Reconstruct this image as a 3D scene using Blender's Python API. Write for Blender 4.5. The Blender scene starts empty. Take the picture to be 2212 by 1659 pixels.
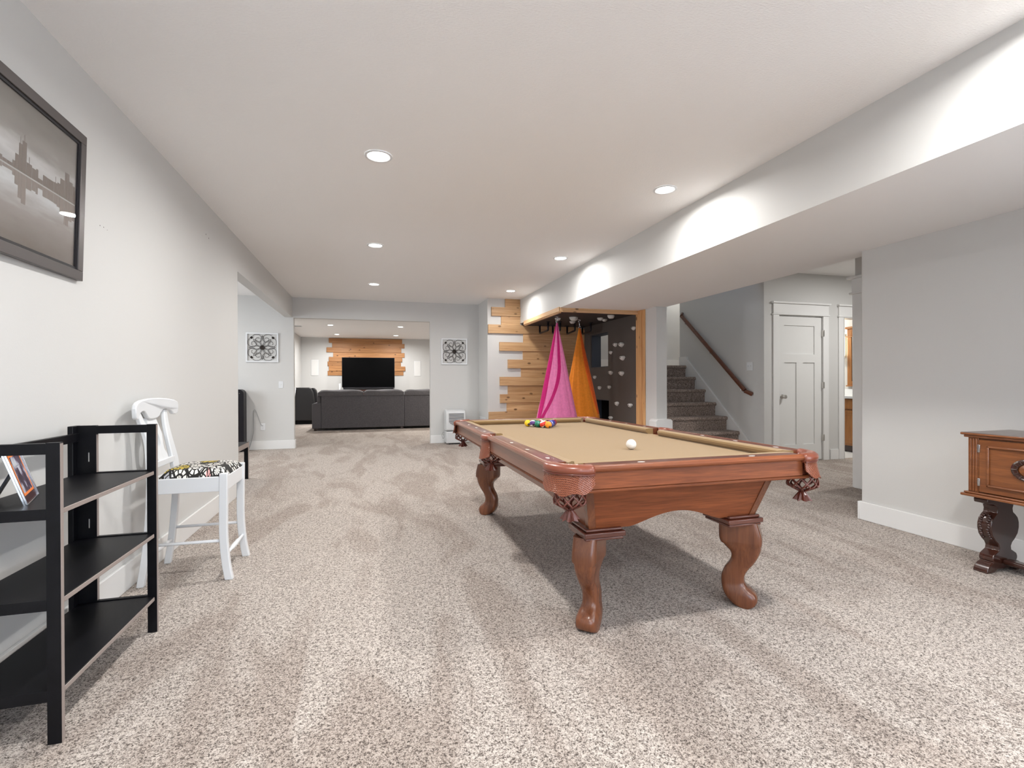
import bpy, bmesh, math, random
from mathutils import Vector, Matrix
random.seed(7)
PI = math.pi
S = bpy.context.scene
COL = S.collection

# ---------------------------------------------------------------- camera
def make_camera():
    f, yaw, pit, rol, h = 1071.9, math.radians(15.889), math.radians(-.1833), math.radians(-.2109), 1.119
    R0 = Vector((math.cos(yaw), -math.sin(yaw), 0)); F0 = Vector((math.sin(yaw), math.cos(yaw), 0)); U = Vector((0, 0, 1))
    F = F0*math.cos(pit)+U*math.sin(pit); U1 = -F0*math.sin(pit)+U*math.cos(pit)
    R = R0*math.cos(rol)+U1*math.sin(rol); U2 = U1*math.cos(rol)-R0*math.sin(rol)
    cd = bpy.data.cameras.new('camera'); c = bpy.data.objects.new('camera', cd); COL.objects.link(c)
    cd.sensor_width = 36; cd.lens = f/2212*36; cd.clip_start = .05; cd.clip_end = 100
    m = Matrix((R, U2, -F)).transposed().to_4x4(); m.translation = Vector((0, 0, h))
    c.matrix_world = m; S.camera = c
make_camera()

# ---------------------------------------------------------------- world, daylight, exposure
W = bpy.data.worlds.new('world'); S.world = W; W.use_nodes = True
W.node_tree.nodes['Background'].inputs[0].default_value = (.62, .74, .95, 1)
W.node_tree.nodes['Background'].inputs[1].default_value = 1.2
S.view_settings.view_transform = 'Standard'; S.view_settings.look = 'None'
S.view_settings.exposure = 1.36; S.view_settings.gamma = 1; S.view_settings.use_curve_mapping = False
S.cycles.use_denoising = True
S.cycles.max_bounces = 10; S.cycles.diffuse_bounces = 6; S.cycles.glossy_bounces = 4
S.cycles.transmission_bounces = 6; S.cycles.transparent_max_bounces = 8
S.cycles.sample_clamp_indirect = 6; S.cycles.caustics_reflective = False; S.cycles.caustics_refractive = False

def area_light(name, loc, rot, sx, sy, power, col, parent=None, shape='RECTANGLE', spread=PI):
    d = bpy.data.lights.new(name, 'AREA'); d.shape = shape; d.size = sx
    if shape == 'RECTANGLE': d.size_y = sy
    d.energy = power; d.color = col; d.spread = spread
    o = bpy.data.objects.new(name, d); COL.objects.link(o); o.location = loc; o.rotation_euler = rot
    if parent: o.parent = parent
    return o
P_WIN, P_DOWN = 172, 10.3
# daylight coming in through the glazing of the rear wall, behind the camera
area_light('window_daylight', (.9, -3.10, 1.35), (PI/2, 0, PI), 3.4, 2.0, P_WIN, (.76, .88, 1.0))
area_light('added_right_fill', (3.70, -.75, 1.25), (PI/2, 0, PI/2), 2.6, 2.0, 26, (.84, .92, 1.0))  # added fill, unseen on the right, to brighten the left wall
area_light('side_window_daylight', (-4.45, 7.2, 1.5), (PI/2, 0, -PI/2), 1.6, 1.2, 25, (.86, .93, 1.0))

# ---------------------------------------------------------------- materials
def newmat(name):
    m = bpy.data.materials.new(name); m.use_nodes = True
    nt = m.node_tree; b = nt.nodes['Principled BSDF']
    return m, nt, b
def pbr(name, col, rough=.5, metal=0, spec=.5, coat=0, sheen=0):
    m, nt, b = newmat(name)
    b.inputs['Base Color'].default_value = (*col, 1); b.inputs['Roughness'].default_value = rough
    b.inputs['Metallic'].default_value = metal; b.inputs['Specular IOR Level'].default_value = spec
    b.inputs['Coat Weight'].default_value = coat; b.inputs['Coat Roughness'].default_value = .12
    b.inputs['Sheen Weight'].default_value = sheen
    return m
def N(nt, t, **k):
    n = nt.nodes.new(t)
    for a, v in k.items():
        if a in n.inputs: n.inputs[a].default_value = v
        else: setattr(n, a, v)
    return n
def coords(nt, scale=(1, 1, 1), rot=(0, 0, 0), src='Object'):
    tc = N(nt, 'ShaderNodeTexCoord'); mp = N(nt, 'ShaderNodeMapping')
    mp.inputs['Scale'].default_value = scale; mp.inputs['Rotation'].default_value = rot
    nt.links.new(tc.outputs[src], mp.inputs[0]); return mp
def ramp(nt, fac, stops):
    r = N(nt, 'ShaderNodeValToRGB'); e = r.color_ramp.elements
    while len(e) < len(stops): e.new(.5)
    for i, (p, c) in enumerate(stops): e[i].position = p; e[i].color = (*c, 1)
    nt.links.new(fac, r.inputs[0]); return r
def bump(nt, b, fac, strength, dist):
    n = N(nt, 'ShaderNodeBump', Strength=strength, Distance=dist)
    nt.links.new(fac, n.inputs['Height']); nt.links.new(n.outputs[0], b.inputs['Normal'])
def mix(nt, fac, a, b, mode='MIX'):
    m = N(nt, 'ShaderNodeMix', data_type='RGBA', blend_type=mode)
    for i, v in ((0, fac), (6, a), (7, b)):
        if isinstance(v, (int, float)): m.inputs[i].default_value = v
        elif isinstance(v, tuple): m.inputs[i].default_value = (*v, 1)
        else: nt.links.new(v, m.inputs[i])
    return m.outputs[2]
def math_n(nt, op, a, b=0.):
    m = N(nt, 'ShaderNodeMath', operation=op)
    for i, v in ((0, a), (1, b)):
        if isinstance(v, (int, float)): m.inputs[i].default_value = v
        else: nt.links.new(v, m.inputs[i])
    return m.outputs[0]

def paint(name, col, rough=.6, tex=120, strength=.08, stretch=(1, 1, 1)):
    m, nt, b = newmat(name); b.inputs['Base Color'].default_value = (*col, 1); b.inputs['Roughness'].default_value = rough
    b.inputs['Specular IOR Level'].default_value = .35
    mp = coords(nt, stretch); n = N(nt, 'ShaderNodeTexNoise', Scale=tex, Detail=3.0); nt.links.new(mp.outputs[0], n.inputs[0])
    bump(nt, b, n.outputs[0], strength, .004); return m
def wood(name, c1, c2, axis=0, scale=1., rough=.35, coat=.3, fine=.5, c3=None):
    m, nt, b = newmat(name)
    st = [14*scale]*3; st[axis] = 1.1*scale
    mp = coords(nt, tuple(st)); n = N(nt, 'ShaderNodeTexNoise', Scale=1.6, Detail=6.0, Roughness=.62, Distortion=.7)
    nt.links.new(mp.outputs[0], n.inputs[0])
    st2 = [160*scale]*3; st2[axis] = 4*scale
    mp2 = coords(nt, tuple(st2)); n2 = N(nt, 'ShaderNodeTexNoise', Scale=1.5, Detail=3.0); nt.links.new(mp2.outputs[0], n2.inputs[0])
    r = ramp(nt, n.outputs[0], [(.28, c2), (.5, tuple((a+b_)/2 for a, b_ in zip(c1, c2))), (.72, c1)])
    dark = tuple(x*.45 for x in c2)
    r2 = ramp(nt, n2.outputs[0], [(.35, (0, 0, 0)), (.55, (1, 1, 1))])
    inv = math_n(nt, 'MULTIPLY', math_n(nt, 'SUBTRACT', 1., r2.outputs[0]), fine*.5)
    nt.links.new(mix(nt, inv, r.outputs[0], dark), b.inputs['Base Color'])
    b.inputs['Roughness'].default_value = rough; b.inputs['Coat Weight'].default_value = coat
    b.inputs['Coat Roughness'].default_value = .18
    return m
def pine(name, base, dark, axis=0, pitch=.152, vary=None, thin=1):
    """knotty board: grain along axis, knots, board-to-board tone"""
    m, nt, b = newmat(name)
    st = [26.]*3; st[axis] = 1.3
    mp = coords(nt, tuple(st)); n = N(nt, 'ShaderNodeTexNoise', Scale=1.3, Detail=5.0, Roughness=.6, Distortion=.5)
    nt.links.new(mp.outputs[0], n.inputs[0])
    r = ramp(nt, n.outputs[0], [(.3, dark), (.62, base), (.8, tuple(min(1, x*1.12) for x in base))])
    ks = [8.]*3; ks[axis] = 4.5; ks[thin] = .001
    mk = coords(nt, tuple(ks)); v = N(nt, 'ShaderNodeTexVoronoi', Scale=1.0, Randomness=1.0); nt.links.new(mk.outputs[0], v.inputs[0])
    wn = N(nt, 'ShaderNodeTexWhiteNoise', noise_dimensions='3D'); nt.links.new(v.outputs['Position'], wn.inputs[0])
    pick = math_n(nt, 'GREATER_THAN', wn.outputs[0], .30)
    kn = ramp(nt, v.outputs['Distance'], [(.0, (1, 1, 1)), (.10, (.9, .9, .9)), (.17, (0, 0, 0))])
    c = mix(nt, math_n(nt, 'MULTIPLY', kn.outputs[0], pick), r.outputs[0], tuple(x*.28 for x in dark))
    if vary is not None:
        sp = N(nt, 'ShaderNodeSeparateXYZ'); tc = N(nt, 'ShaderNodeTexCoord'); nt.links.new(tc.outputs['Object'], sp.inputs[0])
        fl = math_n(nt, 'FLOOR', math_n(nt, 'DIVIDE', sp.outputs[vary], pitch))
        w2 = N(nt, 'ShaderNodeTexWhiteNoise', noise_dimensions='1D'); nt.links.new(fl, w2.inputs['W'])
        c = mix(nt, math_n(nt, 'MULTIPLY', w2.outputs[0], .45), c, tuple(x*.55 for x in dark), 'MIX')
    nt.links.new(c, b.inputs['Base Color']); b.inputs['Roughness'].default_value = .5; b.inputs['Coat Weight'].default_value = .15
    return m
def carpet(name, light, mid, dark, sc=1., lanes=True):
    m, nt, b = newmat(name)
    mp = coords(nt); L = nt.links
    n1 = N(nt, 'ShaderNodeTexNoise', Scale=150*sc, Detail=2.5, Roughness=.65, Distortion=1.1); L.new(mp.outputs[0], n1.inputs[0])
    n2 = N(nt, 'ShaderNodeTexNoise', Scale=60*sc, Detail=2.0); L.new(mp.outputs[0], n2.inputs[0])
    v = N(nt, 'ShaderNodeTexVoronoi', Scale=190*sc); L.new(mp.outputs[0], v.inputs[0])
    h = math_n(nt, 'ADD', math_n(nt, 'MULTIPLY', n1.outputs[0], .8), math_n(nt, 'MULTIPLY', n2.outputs[0], .25))
    h = math_n(nt, 'SUBTRACT', h, math_n(nt, 'MULTIPLY', v.outputs['Distance'], .12))
    r = ramp(nt, h, [(.365, dark), (.44, mid), (.56, light)])
    c = r.outputs[0]
    if lanes:   # the pile lies in lanes left by vacuuming and footsteps
        mw = coords(nt, (1.9, .55, 1), (0, 0, -.35)); nw = N(nt, 'ShaderNodeTexNoise', Scale=1.5, Detail=3.0, Distortion=.9, Roughness=.55); L.new(mw.outputs[0], nw.inputs[0])
        rw = ramp(nt, nw.outputs[0], [(.42, (.80, .765, .745)), (.54, (1, 1, 1))])
        c = mix(nt, 1., c, rw.outputs[0], 'MULTIPLY')
    L.new(c, b.inputs['Base Color']); b.inputs['Roughness'].default_value = .95; b.inputs['Specular IOR Level'].default_value = .1
    b.inputs['Sheen Weight'].default_value = .15
    bump(nt, b, h, .7, .012); return m
def cloth_mat(name, col, sc=900, rough=.9, strength=.25, var=.15):
    m, nt, b = newmat(name); mp = coords(nt); n = N(nt, 'ShaderNodeTexNoise', Scale=sc, Detail=2.0); nt.links.new(mp.outputs[0], n.inputs[0])
    r = ramp(nt, n.outputs[0], [(.35, tuple(x*(1-var) for x in col)), (.65, tuple(min(1, x*(1+var)) for x in col))])
    nt.links.new(r.outputs[0], b.inputs['Base Color']); b.inputs['Roughness'].default_value = rough
    b.inputs['Sheen Weight'].default_value = .2; b.inputs['Specular IOR Level'].default_value = .15
    bump(nt, b, n.outputs[0], strength, .002); return m
def emis(name, col, s):
    m, nt, b = newmat(name); b.inputs['Base Color'].default_value = (*col, 1)
    b.inputs['Emission Color'].default_value = (*col, 1); b.inputs['Emission Strength'].default_value = s; return m
def glass(name):
    m, nt, b = newmat(name); nt.nodes.remove(b); t = N(nt, 'ShaderNodeBsdfTransparent'); g = N(nt, 'ShaderNodeBsdfGlossy', Roughness=.01)
    lw = N(nt, 'ShaderNodeLayerWeight', Blend=.5); f = math_n(nt, 'ADD', .05, math_n(nt, 'MULTIPLY', .9, math_n(nt, 'POWER', lw.outputs['Facing'], 5.))); mx = N(nt, 'ShaderNodeMixShader'); nt.links.new(f, mx.inputs[0]); nt.links.new(t.outputs[0], mx.inputs[1]); nt.links.new(g.outputs[0], mx.inputs[2])
    nt.links.new(mx.outputs[0], nt.nodes['Material Output'].inputs[0]); return m

M_wall = paint('wall_paint', (.60, .60, .59))
M_ceil = paint('ceiling_paint', (.86, .855, .85), .9, 70, .55, (1, 2.2, 1))
M_soffit = paint('soffit_ceiling_paint', (.86, .855, .85), .85)
M_trim = pbr('trim_white', (.76, .765, .76), .35)
M_door = pbr('door_white', (.72, .725, .715), .38)
M_carpet = carpet('carpet_beige', (.68, .615, .56), (.395, .338, .295), (.095, .076, .064))
M_stair = carpet('carpet_stair', (.58, .47, .40), (.26, .20, .17), (.055, .042, .035), 1., False)
M_tile = pbr('bathroom_tile', (.75, .76, .76), .25)
M_black = wood('black_laminate', (.006, .006, .008), (.003, .003, .004), 1, 1., .42, 0, .3)
M_black.node_tree.nodes['Principled BSDF'].inputs['Specular IOR Level'].default_value = .2
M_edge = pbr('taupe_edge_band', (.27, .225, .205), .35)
M_white = pbr('white_lacquer', (.74, .76, .78), .3, coat=.2)
M_chrome = pbr('brushed_nickel', (.6, .58, .55), .28, 1)
M_cherryX = wood('cherry_along_x', (.30, .088, .030), (.15, .040, .014), 0, 1.3, .5, .04, .8)
M_cherryX.node_tree.nodes['Principled BSDF'].inputs['Specular IOR Level'].default_value = .3
M_cherryT = wood('cherry_rail_top', (.155, .042, .020), (.085, .022, .011), 0, 1., .35, .3, .5)
M_cherryY = wood('cherry_along_y', (.255, .082, .036), (.145, .044, .020), 1, 1., .3, .5)
M_cherryZ = wood('cherry_along_z', (.235, .078, .030), (.105, .032, .014), 2, 1., .26, .35)
M_cherryD = wood('cherry_dark', (.15, .040, .022), (.085, .022, .013), 0, 1., .25, .6)
M_felt = cloth_mat('table_felt', (.285, .186, .086), 700, .95, .1, .06)
M_leather = pbr('saddle_leather', (.21, .052, .025), .33, coat=.35)
M_net = pbr('net_leather', (.13, .030, .018), .3, coat=.4)
M_sight = pbr('pearl_sight', (.75, .72, .68), .2)
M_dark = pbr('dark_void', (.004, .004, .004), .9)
M_blackp = pbr('black_plastic', (.008, .007, .010), .4, 0, .3)
M_blackfab = pbr('black_leather', (.012, .011, .012), .45)
M_screen = pbr('tv_screen', (.0008, .0008, .0010), .5, 0, .05)
M_climb = paint('climbing_wall_paint', (.085, .072, .065), .7)
M_navy = paint('nook_ceiling_paint', (.040, .034, .036), .65)
M_hold = pbr('hold_grey', (.58, .56, .53), .7)
M_cedar = pine('cedar_boards', (.70, .45, .235), (.47, .255, .105), 0, .152, 2)
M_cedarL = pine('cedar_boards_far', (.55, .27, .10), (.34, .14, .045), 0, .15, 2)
M_pineZ = pine('pine_post', (.66, .38, .17), (.47, .23, .09), 2, thin=0)
M_pineX = pine('pine_trim_x', (.72, .47, .27), (.55, .32, .15), 0)
M_pineY = pine('pine_trim_y', (.72, .47, .27), (.55, .32, .15), 1)
M_oak = wood('oak_cabinet', (.42, .185, .055), (.27, .105, .028), 2, 1.4, .4, .2)
M_sbX = wood('sideboard_walnut', (.28, .098, .030), (.15, .047, .015), 1, 1.5, .28, .5, .8)
M_sbD = wood('sideboard_dark', (.060, .018, .010), (.024, .008, .006), 2, 1.2, .2, .7)
M_sbTop = wood('sideboard_top', (.075, .030, .016), (.040, .015, .009), 1, 1.2, .3, .5)
M_rail = wood('handrail_wood', (.17, .050, .018), (.09, .024, .010), 1, 1., .28, .5)
M_sofa = cloth_mat('sofa_tweed', (.105, .100, .108), 260, .95, .5, .55)
M_sofad = cloth_mat('sofa_cushion_tweed', (.105, .100, .106), 260, .95, .5, .5)
M_grey = pbr('grey_plastic', (.35, .36, .36), .5)
M_appl = pbr('appliance_white', (.62, .64, .65), .4)
M_iron = pbr('iron_scroll', (.018, .012, .009), .5, .3)
M_pink = cloth_mat('pink_nylon', (.78, .21, .44), 30, .6, .2, .06)
M_mag = cloth_mat('magenta_nylon', (.50, .012, .15), 30, .6, .2, .06)
M_orange = cloth_mat('orange_nylon', (.78, .245, .022), 30, .6, .2, .06)
M_redor = cloth_mat('red_orange_nylon', (.75, .12, .015), 30, .6, .2, .06)
M_glass = glass('picture_glass')
M_frame = pbr('pewter_frame', (.095, .085, .083), .35, .5)
M_steel = pbr('steel', (.65, .65, .66), .22, 1)
M_lens = emis('lamp_lens', (1, .96, .90), 7)
M_shade = emis('sconce_glass', (1, .80, .50), 2.2)

# ---------------------------------------------------------------- mesh helpers
class MB:
    def __init__(s): s.v = []; s.f = []; s.mi = []
    def add(s, vs, fs, m=0):
        k = len(s.v); s.v += [tuple(p) for p in vs]; s.f += [tuple(i+k for i in f) for f in fs]; s.mi += [m]*len(fs); return s
    def box(s, x0, x1, y0, y1, z0, z1, m=0):
        vs = [(x, y, z) for x in (x0, x1) for y in (y0, y1) for z in (z0, z1)]
        return s.add(vs, [(0, 1, 3, 2), (4, 6, 7, 5), (0, 4, 5, 1), (2, 3, 7, 6), (0, 2, 6, 4), (1, 5, 7, 3)], m)
    def prism(s, pts, axis, a, b, m=0):
        def P(p, t): return {'x': (t, p[0], p[1]), 'y': (p[0], t, p[1]), 'z': (p[0], p[1], t)}[axis]
        n = len(pts); vs = [P(p, a) for p in pts]+[P(p, b) for p in pts]
        fs = [tuple(range(n)), tuple(range(2*n-1, n-1, -1))]+[(i, (i+1) % n, n+(i+1) % n, n+i) for i in range(n)]
        return s.add(vs, fs, m)
    def loft(s, rings, m=0, cap=True, closed=True):
        n = len(rings[0]); vs = [p for r in rings for p in r]; fs = []
        for j in range(len(rings)-1):
            for i in range(n if closed else n-1):
                a = j*n+i; b = j*n+(i+1) % n; fs.append((a, b, b+n, a+n))
        if cap: fs += [tuple(range(n-1, -1, -1)), tuple(range((len(rings)-1)*n, len(rings)*n))]
        return s.add(vs, fs, m)
    def lathe(s, prof, c=(0, 0, 0), n=24, m=0, cap=True, axis='z'):
        rings = []
        for r, z in prof:
            ring = []
            for i in range(n):
                a = 2*PI*i/n; p = (r*math.cos(a), r*math.sin(a), z)
                if axis == 'x': p = (p[2], p[0], p[1])
                if axis == 'y': p = (p[0], p[2], p[1])
                ring.append((c[0]+p[0], c[1]+p[1], c[2]+p[2]))
            rings.append(ring)
        return s.loft(rings, m, cap)
    def tube(s, path, r, n=8, m=0, closed=False, flat=1.):
        path = [Vector(p) for p in path]; k = len(path); rings = []; up = None
        for i, p in enumerate(path):
            a = path[(i-1) % k] if (closed or i > 0) else p; b = path[(i+1) % k] if (closed or i < k-1) else p
            t = (b-a).normalized()
            if up is None:
                up = Vector((0, 0, 1)) if abs(t.z) < .9 else Vector((1, 0, 0))
            up = (up-t*up.dot(t)).normalized(); sd = t.cross(up)
            rr = r[i] if isinstance(r, (list, tuple)) else r
            rings.append([tuple(p+up*(rr*flat*math.cos(2*PI*j/n))+sd*(rr*math.sin(2*PI*j/n))) for j in range(n)])
        if closed: rings.append(rings[0])
        return s.loft(rings, m, not closed)
    def xf(s, mat, i0=0):
        s.v[i0:] = [tuple(mat @ Vector(p)) for p in s.v[i0:]]; return s
    def obj(s, name, mats, parent=None, bevel=0, smooth=False, origin=None, local=False, seg=2, ang=35, sub=0):
        if not isinstance(mats, (list, tuple)): mats = [mats]
        me = bpy.data.meshes.new(name)
        if origin is None:
            if parent is not None and not local: origin = world_loc(parent)
            elif parent is None and not local:
                xs, ys, zs = zip(*s.v); origin = Vector(((min(xs)+max(xs))/2, (min(ys)+max(ys))/2, min(zs)))
            else: origin = Vector((0, 0, 0))
        else: origin = Vector(origin)
        me.from_pydata([(Vector(p)-origin) for p in s.v], [], s.f)
        for m in mats: me.materials.append(m)
        for p, i in zip(me.polygons, s.mi): p.material_index = i
        bm = bmesh.new(); bm.from_mesh(me); bmesh.ops.recalc_face_normals(bm, faces=bm.faces); bm.to_mesh(me); bm.free()
        o = bpy.data.objects.new(name, me); COL.objects.link(o)
        if parent is not None: o.parent = parent
        elif not local: o.location = origin
        if smooth:
            me.polygons.foreach_set('use_smooth', [True]*len(me.polygons))
            if smooth != 'full': me.set_sharp_from_angle(angle=math.radians(ang))
        if bevel:
            b = o.modifiers.new('bevel', 'BEVEL'); b.width = bevel; b.segments = seg; b.limit_method = 'ANGLE'; b.angle_limit = math.radians(40)
            b.harden_normals = False
            me.polygons.foreach_set('use_smooth', [True]*len(me.polygons)); me.set_sharp_from_angle(angle=math.radians(ang))
        if sub:
            q = o.modifiers.new('sub', 'SUBSURF'); q.levels = sub; q.render_levels = sub
        return o
def world_loc(o):
    v = Vector((0, 0, 0))
    while o is not None: v += o.location; o = o.parent
    return v
def tag(o, label, cat, group=None):
    o['label'] = label; o['category'] = cat
    if group: o['group'] = group
    return o
def thing(name, label, cat, loc, group=None):
    o = bpy.data.objects.new(name, None); COL.objects.link(o); o.location = loc; o.empty_display_size = .1
    return tag(o, label, cat, group)
def struct(o): o['kind'] = 'structure'; return o
def box(name, b, mat, parent=None, bevel=0): return MB().box(*b).obj(name, mat, parent, bevel)
def sbox(name, b, mat, bevel=0): return struct(box(name, b, mat, None, bevel))
def dup(root, loc, label=None, group=None, rotz=None):
    r = root.copy(); COL.objects.link(r); r.location = loc
    if rotz is not None: r.rotation_euler = (0, 0, rotz)
    if label: r['label'] = label
    if group: r['group'] = group
    for ch in list(root.children):
        c = ch.copy(); COL.objects.link(c); c.parent = r
        for g in list(ch.children):
            d = g.copy(); COL.objects.link(d); d.parent = c
    return r
def arc(cx, cy, r, a0, a1, n): return [(cx+r*math.cos(math.radians(a0+(a1-a0)*i/n)), cy+r*math.sin(math.radians(a0+(a1-a0)*i/n))) for i in range(n+1)]
def spline(pts, n=8):
    out = []; k = len(pts)
    for i in range(k-1):
        p0, p1, p2, p3 = (Vector(pts[max(i-1, 0)]), Vector(pts[i]), Vector(pts[i+1]), Vector(pts[min(i+2, k-1)]))
        for j in range(n):
            t = j/n
            out.append(tuple(.5*((2*p1)+(-p0+p2)*t+(2*p0-5*p1+4*p2-p3)*t*t+(-p0+3*p1-3*p2+p3)*t**3)))
    out.append(tuple(pts[-1])); return out

# ---------------------------------------------------------------- the rooms
H = 2.594; XL = -1.289; YB = 9.22; XS = 2.565; ZS = 2.169; XR = 3.825; XR2 = 3.989; YP = 8.475; YD = 5.58
sbox('floor', (-4.7, 6.46, -3.3, 17.2, -.12, 0), M_carpet)
sbox('floor_hall', (6.46, 8.7, -3.3, 5.62, -.12, 0), M_carpet)
sbox('floor_bathroom', (6.46, 8.7, 5.62, 8.0, -.12, -.004), M_tile)
sbox('ceiling', (-4.7, XR2, -3.3, 17.2, H, H+.1), M_ceil)
sbox('ceiling_hall', (XR2, 8.7, -3.3, YD, 2.634, 2.734), M_soffit)
sbox('ceiling_bathroom', (5.31, 8.7, YD, 8.0, 2.634, 2.734), M_soffit)
sbox('ceiling_stairs', (XR2, 6.7, YD, 8.42, 4.2, 4.3), M_soffit)
# left wall and its header over the opening
sbox('wall_left', (XL-.12, XL, -3.3, 5.576, 0, H), M_wall)
sbox('wall_left_header', (XL-.12, XL, 5.576, YB, 2.25, H), M_wall)
sbox('wall_back_left', (-4.7, -1.27, YB, YB+.12, 0, H), M_wall)
sbox('wall_back_header', (-1.27, 1.057, YB, YB+.12, 2.244, H), M_wall)
sbox('wall_back_right', (1.057, 1.97, YB, YB+.12, 0, H), M_wall)
sbox('wall_jog', (1.97, 2.07, YP+.12, YB+.12, 0, H), M_wall)
sbox('wall_planks', (1.97, 4.05, YP, YP+.12, 0, H), M_wall)
# alcove left of the opening
sbox('wall_alcove_left', (-4.7, -4.58, 3.9, YB, 0, H), M_wall)
sbox('wall_alcove_front', (-4.7, XL-.12, 3.8, 3.9, 0, H), M_wall)
# television room
sbox('wall_television', (-2.3, 3.6, 17.1, 17.22, 0, H), M_wall)
sbox('wall_television_left', (-2.26, -2.14, YB+.12, 17.1, 0, H), M_wall)
sbox('wall_television_right', (3.5, 3.62, YB+.12, 17.1, 0, H), M_wall)
# dropped soffit: painted side face and ceiling-white underside
m = MB(); m.box(XS, XR2, -3.3, YP, ZS, 2.9)
m.mi = [0]*len(m.f)
o = m.obj('ceiling_soffit', [M_wall, M_soffit]); struct(o)
for p in o.data.polygons: p.material_index = 1 if p.normal.z < -.5 else 0
# right wall (rounded end), climbing wall with two holes
m = MB(); r = .02
m.prism([(XR, -3.3), (XR2, -3.3)]+arc(XR2-r, 3.10-r, r, 0, 90, 5)+arc(XR+r, 3.10-r, r, 90, 180, 5), 'z', 0, ZS)
struct(m.obj('wall_right', M_wall, smooth=True))
WY0, WY1, WZ0, WZ1 = 7.51, 8.19, 1.376, 1.955; CY0, CY1, CZ1 = 7.484, 8.15, .82
m = MB()
for b in ((6.09, 7.484, 0, ZS), (7.484, 8.19, CZ1, WZ0), (7.484, WY0, WZ0, ZS), (8.15, 8.19, 0, CZ1), (8.19, YP, 0, ZS), (WY0, 8.19, WZ1, ZS)):
    m.box(XR, XR2, b[0], b[1], b[2], b[3])
struct(m.obj('wall_column', M_wall))
# outer walls behind the camera with the glazed opening
m = MB(); m.box(-1.41, 8.7, -3.32, -3.2, 2.4, H); m.box(-1.41, -.85, -3.32, -3.2, 0, 2.4); m.box(2.65, 8.7, -3.32, -3.2, 0, 2.4); m.box(-.85, 2.65, -3.32, -3.2, 0, .3)
struct(m.obj('wall_rear', M_wall))
w = box('window_1', (-.85, 2.65, -3.30, -3.29, .3, 2.4), M_glass); struct(w)
m = MB()
for x in (-.85, .30, 1.46, 2.60): m.box(x, x+.05, -3.29, -3.24, .3, 2.4)
m.box(-.85, 2.65, -3.29, -3.24, .3, .35); m.box(-.85, 2.65, -3.29, -3.24, 2.35, 2.4)
m.obj('window_frame', M_trim, w)
# hall, stairwell, bathroom shells
m = MB()
m.box(5.17, 5.41, YD, YD+.12, 0, 2.634); m.box(6.18, 6.55, YD, YD+.12, 0, 2.634); m.box(7.30, 8.7, YD, YD+.12, 0, 2.634)
m.box(5.41, 6.18, YD, YD+.12, 2.03, 2.634); m.box(6.55, 7.30, YD, YD+.12, 2.03, 2.634); m.box(XR2, 5.30, YD, YD+.12, 2.634, 4.2)
struct(m.obj('wall_hall_back', M_wall))
sbox('wall_stairs_right', (5.17, 5.29, YD+.12, 7.5, 0, 4.2), M_wall)
sbox('wall_landing_back', (XR2, 6.7, 8.3, 8.42, 1.2, 4.2), M_wall)
sbox('wall_landing_side', (6.58, 6.7, 7.38, 8.3, 1.2, 4.2), M_wall)
sbox('wall_landing_front', (5.29, 6.7, 7.38, 7.5, 2.74, 4.2), M_wall)
sbox('wall_stairs_left', (XR, XR2, 6.0, YP, 2.9, 4.2), M_wall)
sbox('wall_bathroom', (7.8, 7.9, YD+.12, 8.0, 0, 2.634), M_wall)
sbox('wall_bathroom_back', (5.3, 7.9, 8.42, 8.5, 0, 2.634), M_wall)
sbox('wall_hall_right', (4.90, 5.02, 2.4, 4.03, 0, 2.634), M_wall)
sbox('wall_hall_end', (XR2, 8.7, 2.3, 2.4, 0, 2.634), M_wall)
sbox('wall_hall_far', (8.58, 8.7, 2.4, YD, 0, 2.634), M_wall)

# baseboards: flat board with eased top
def baseb(name, pts, h=.145, t=.016, extra=None):
    """pts: list of (x0,y0,x1,y1) box footprints"""
    m = MB()
    for (x0, x1, y0, y1) in pts: m.box(x0, x1, y0, y1, 0, h)
    return struct(m.obj(name, M_trim, bevel=.003))
T = .016
baseb('baseboard_left', [(XL, XL+T, -3.2, 5.576)])
baseb('baseboard_back', [(-4.5, -1.27, YB-T, YB), (-1.27, -1.27+T, YB-T, YB+.12)])
baseb('baseboard_back_right', [(1.057, 1.97-T, YB-T, YB)])
baseb('baseboard_jog', [(1.97-T, 1.97, YP-T, YB)])
baseb('baseboard_right', [(XR-T, XR, -3.2, 3.10), (XR-T, XR2+T, 3.10, 3.10+T)])
baseb('baseboard_television', [(-2.14, 3.5, 17.1-T, 17.1)])
baseb('baseboard_hall', [(5.17, 5.308, YD-T, YD), (6.311, 6.46, YD-T, YD)])
# plinth round the column foot beside the stairs
m = MB(); m.prism([(3.772, 0), (4.034, 0), (4.034, .575), (4.01, .60), (3.80, .60), (3.772, .575)], 'y', 6.02, 6.20)
struct(m.obj('trim_1', M_trim, bevel=.004))

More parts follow.
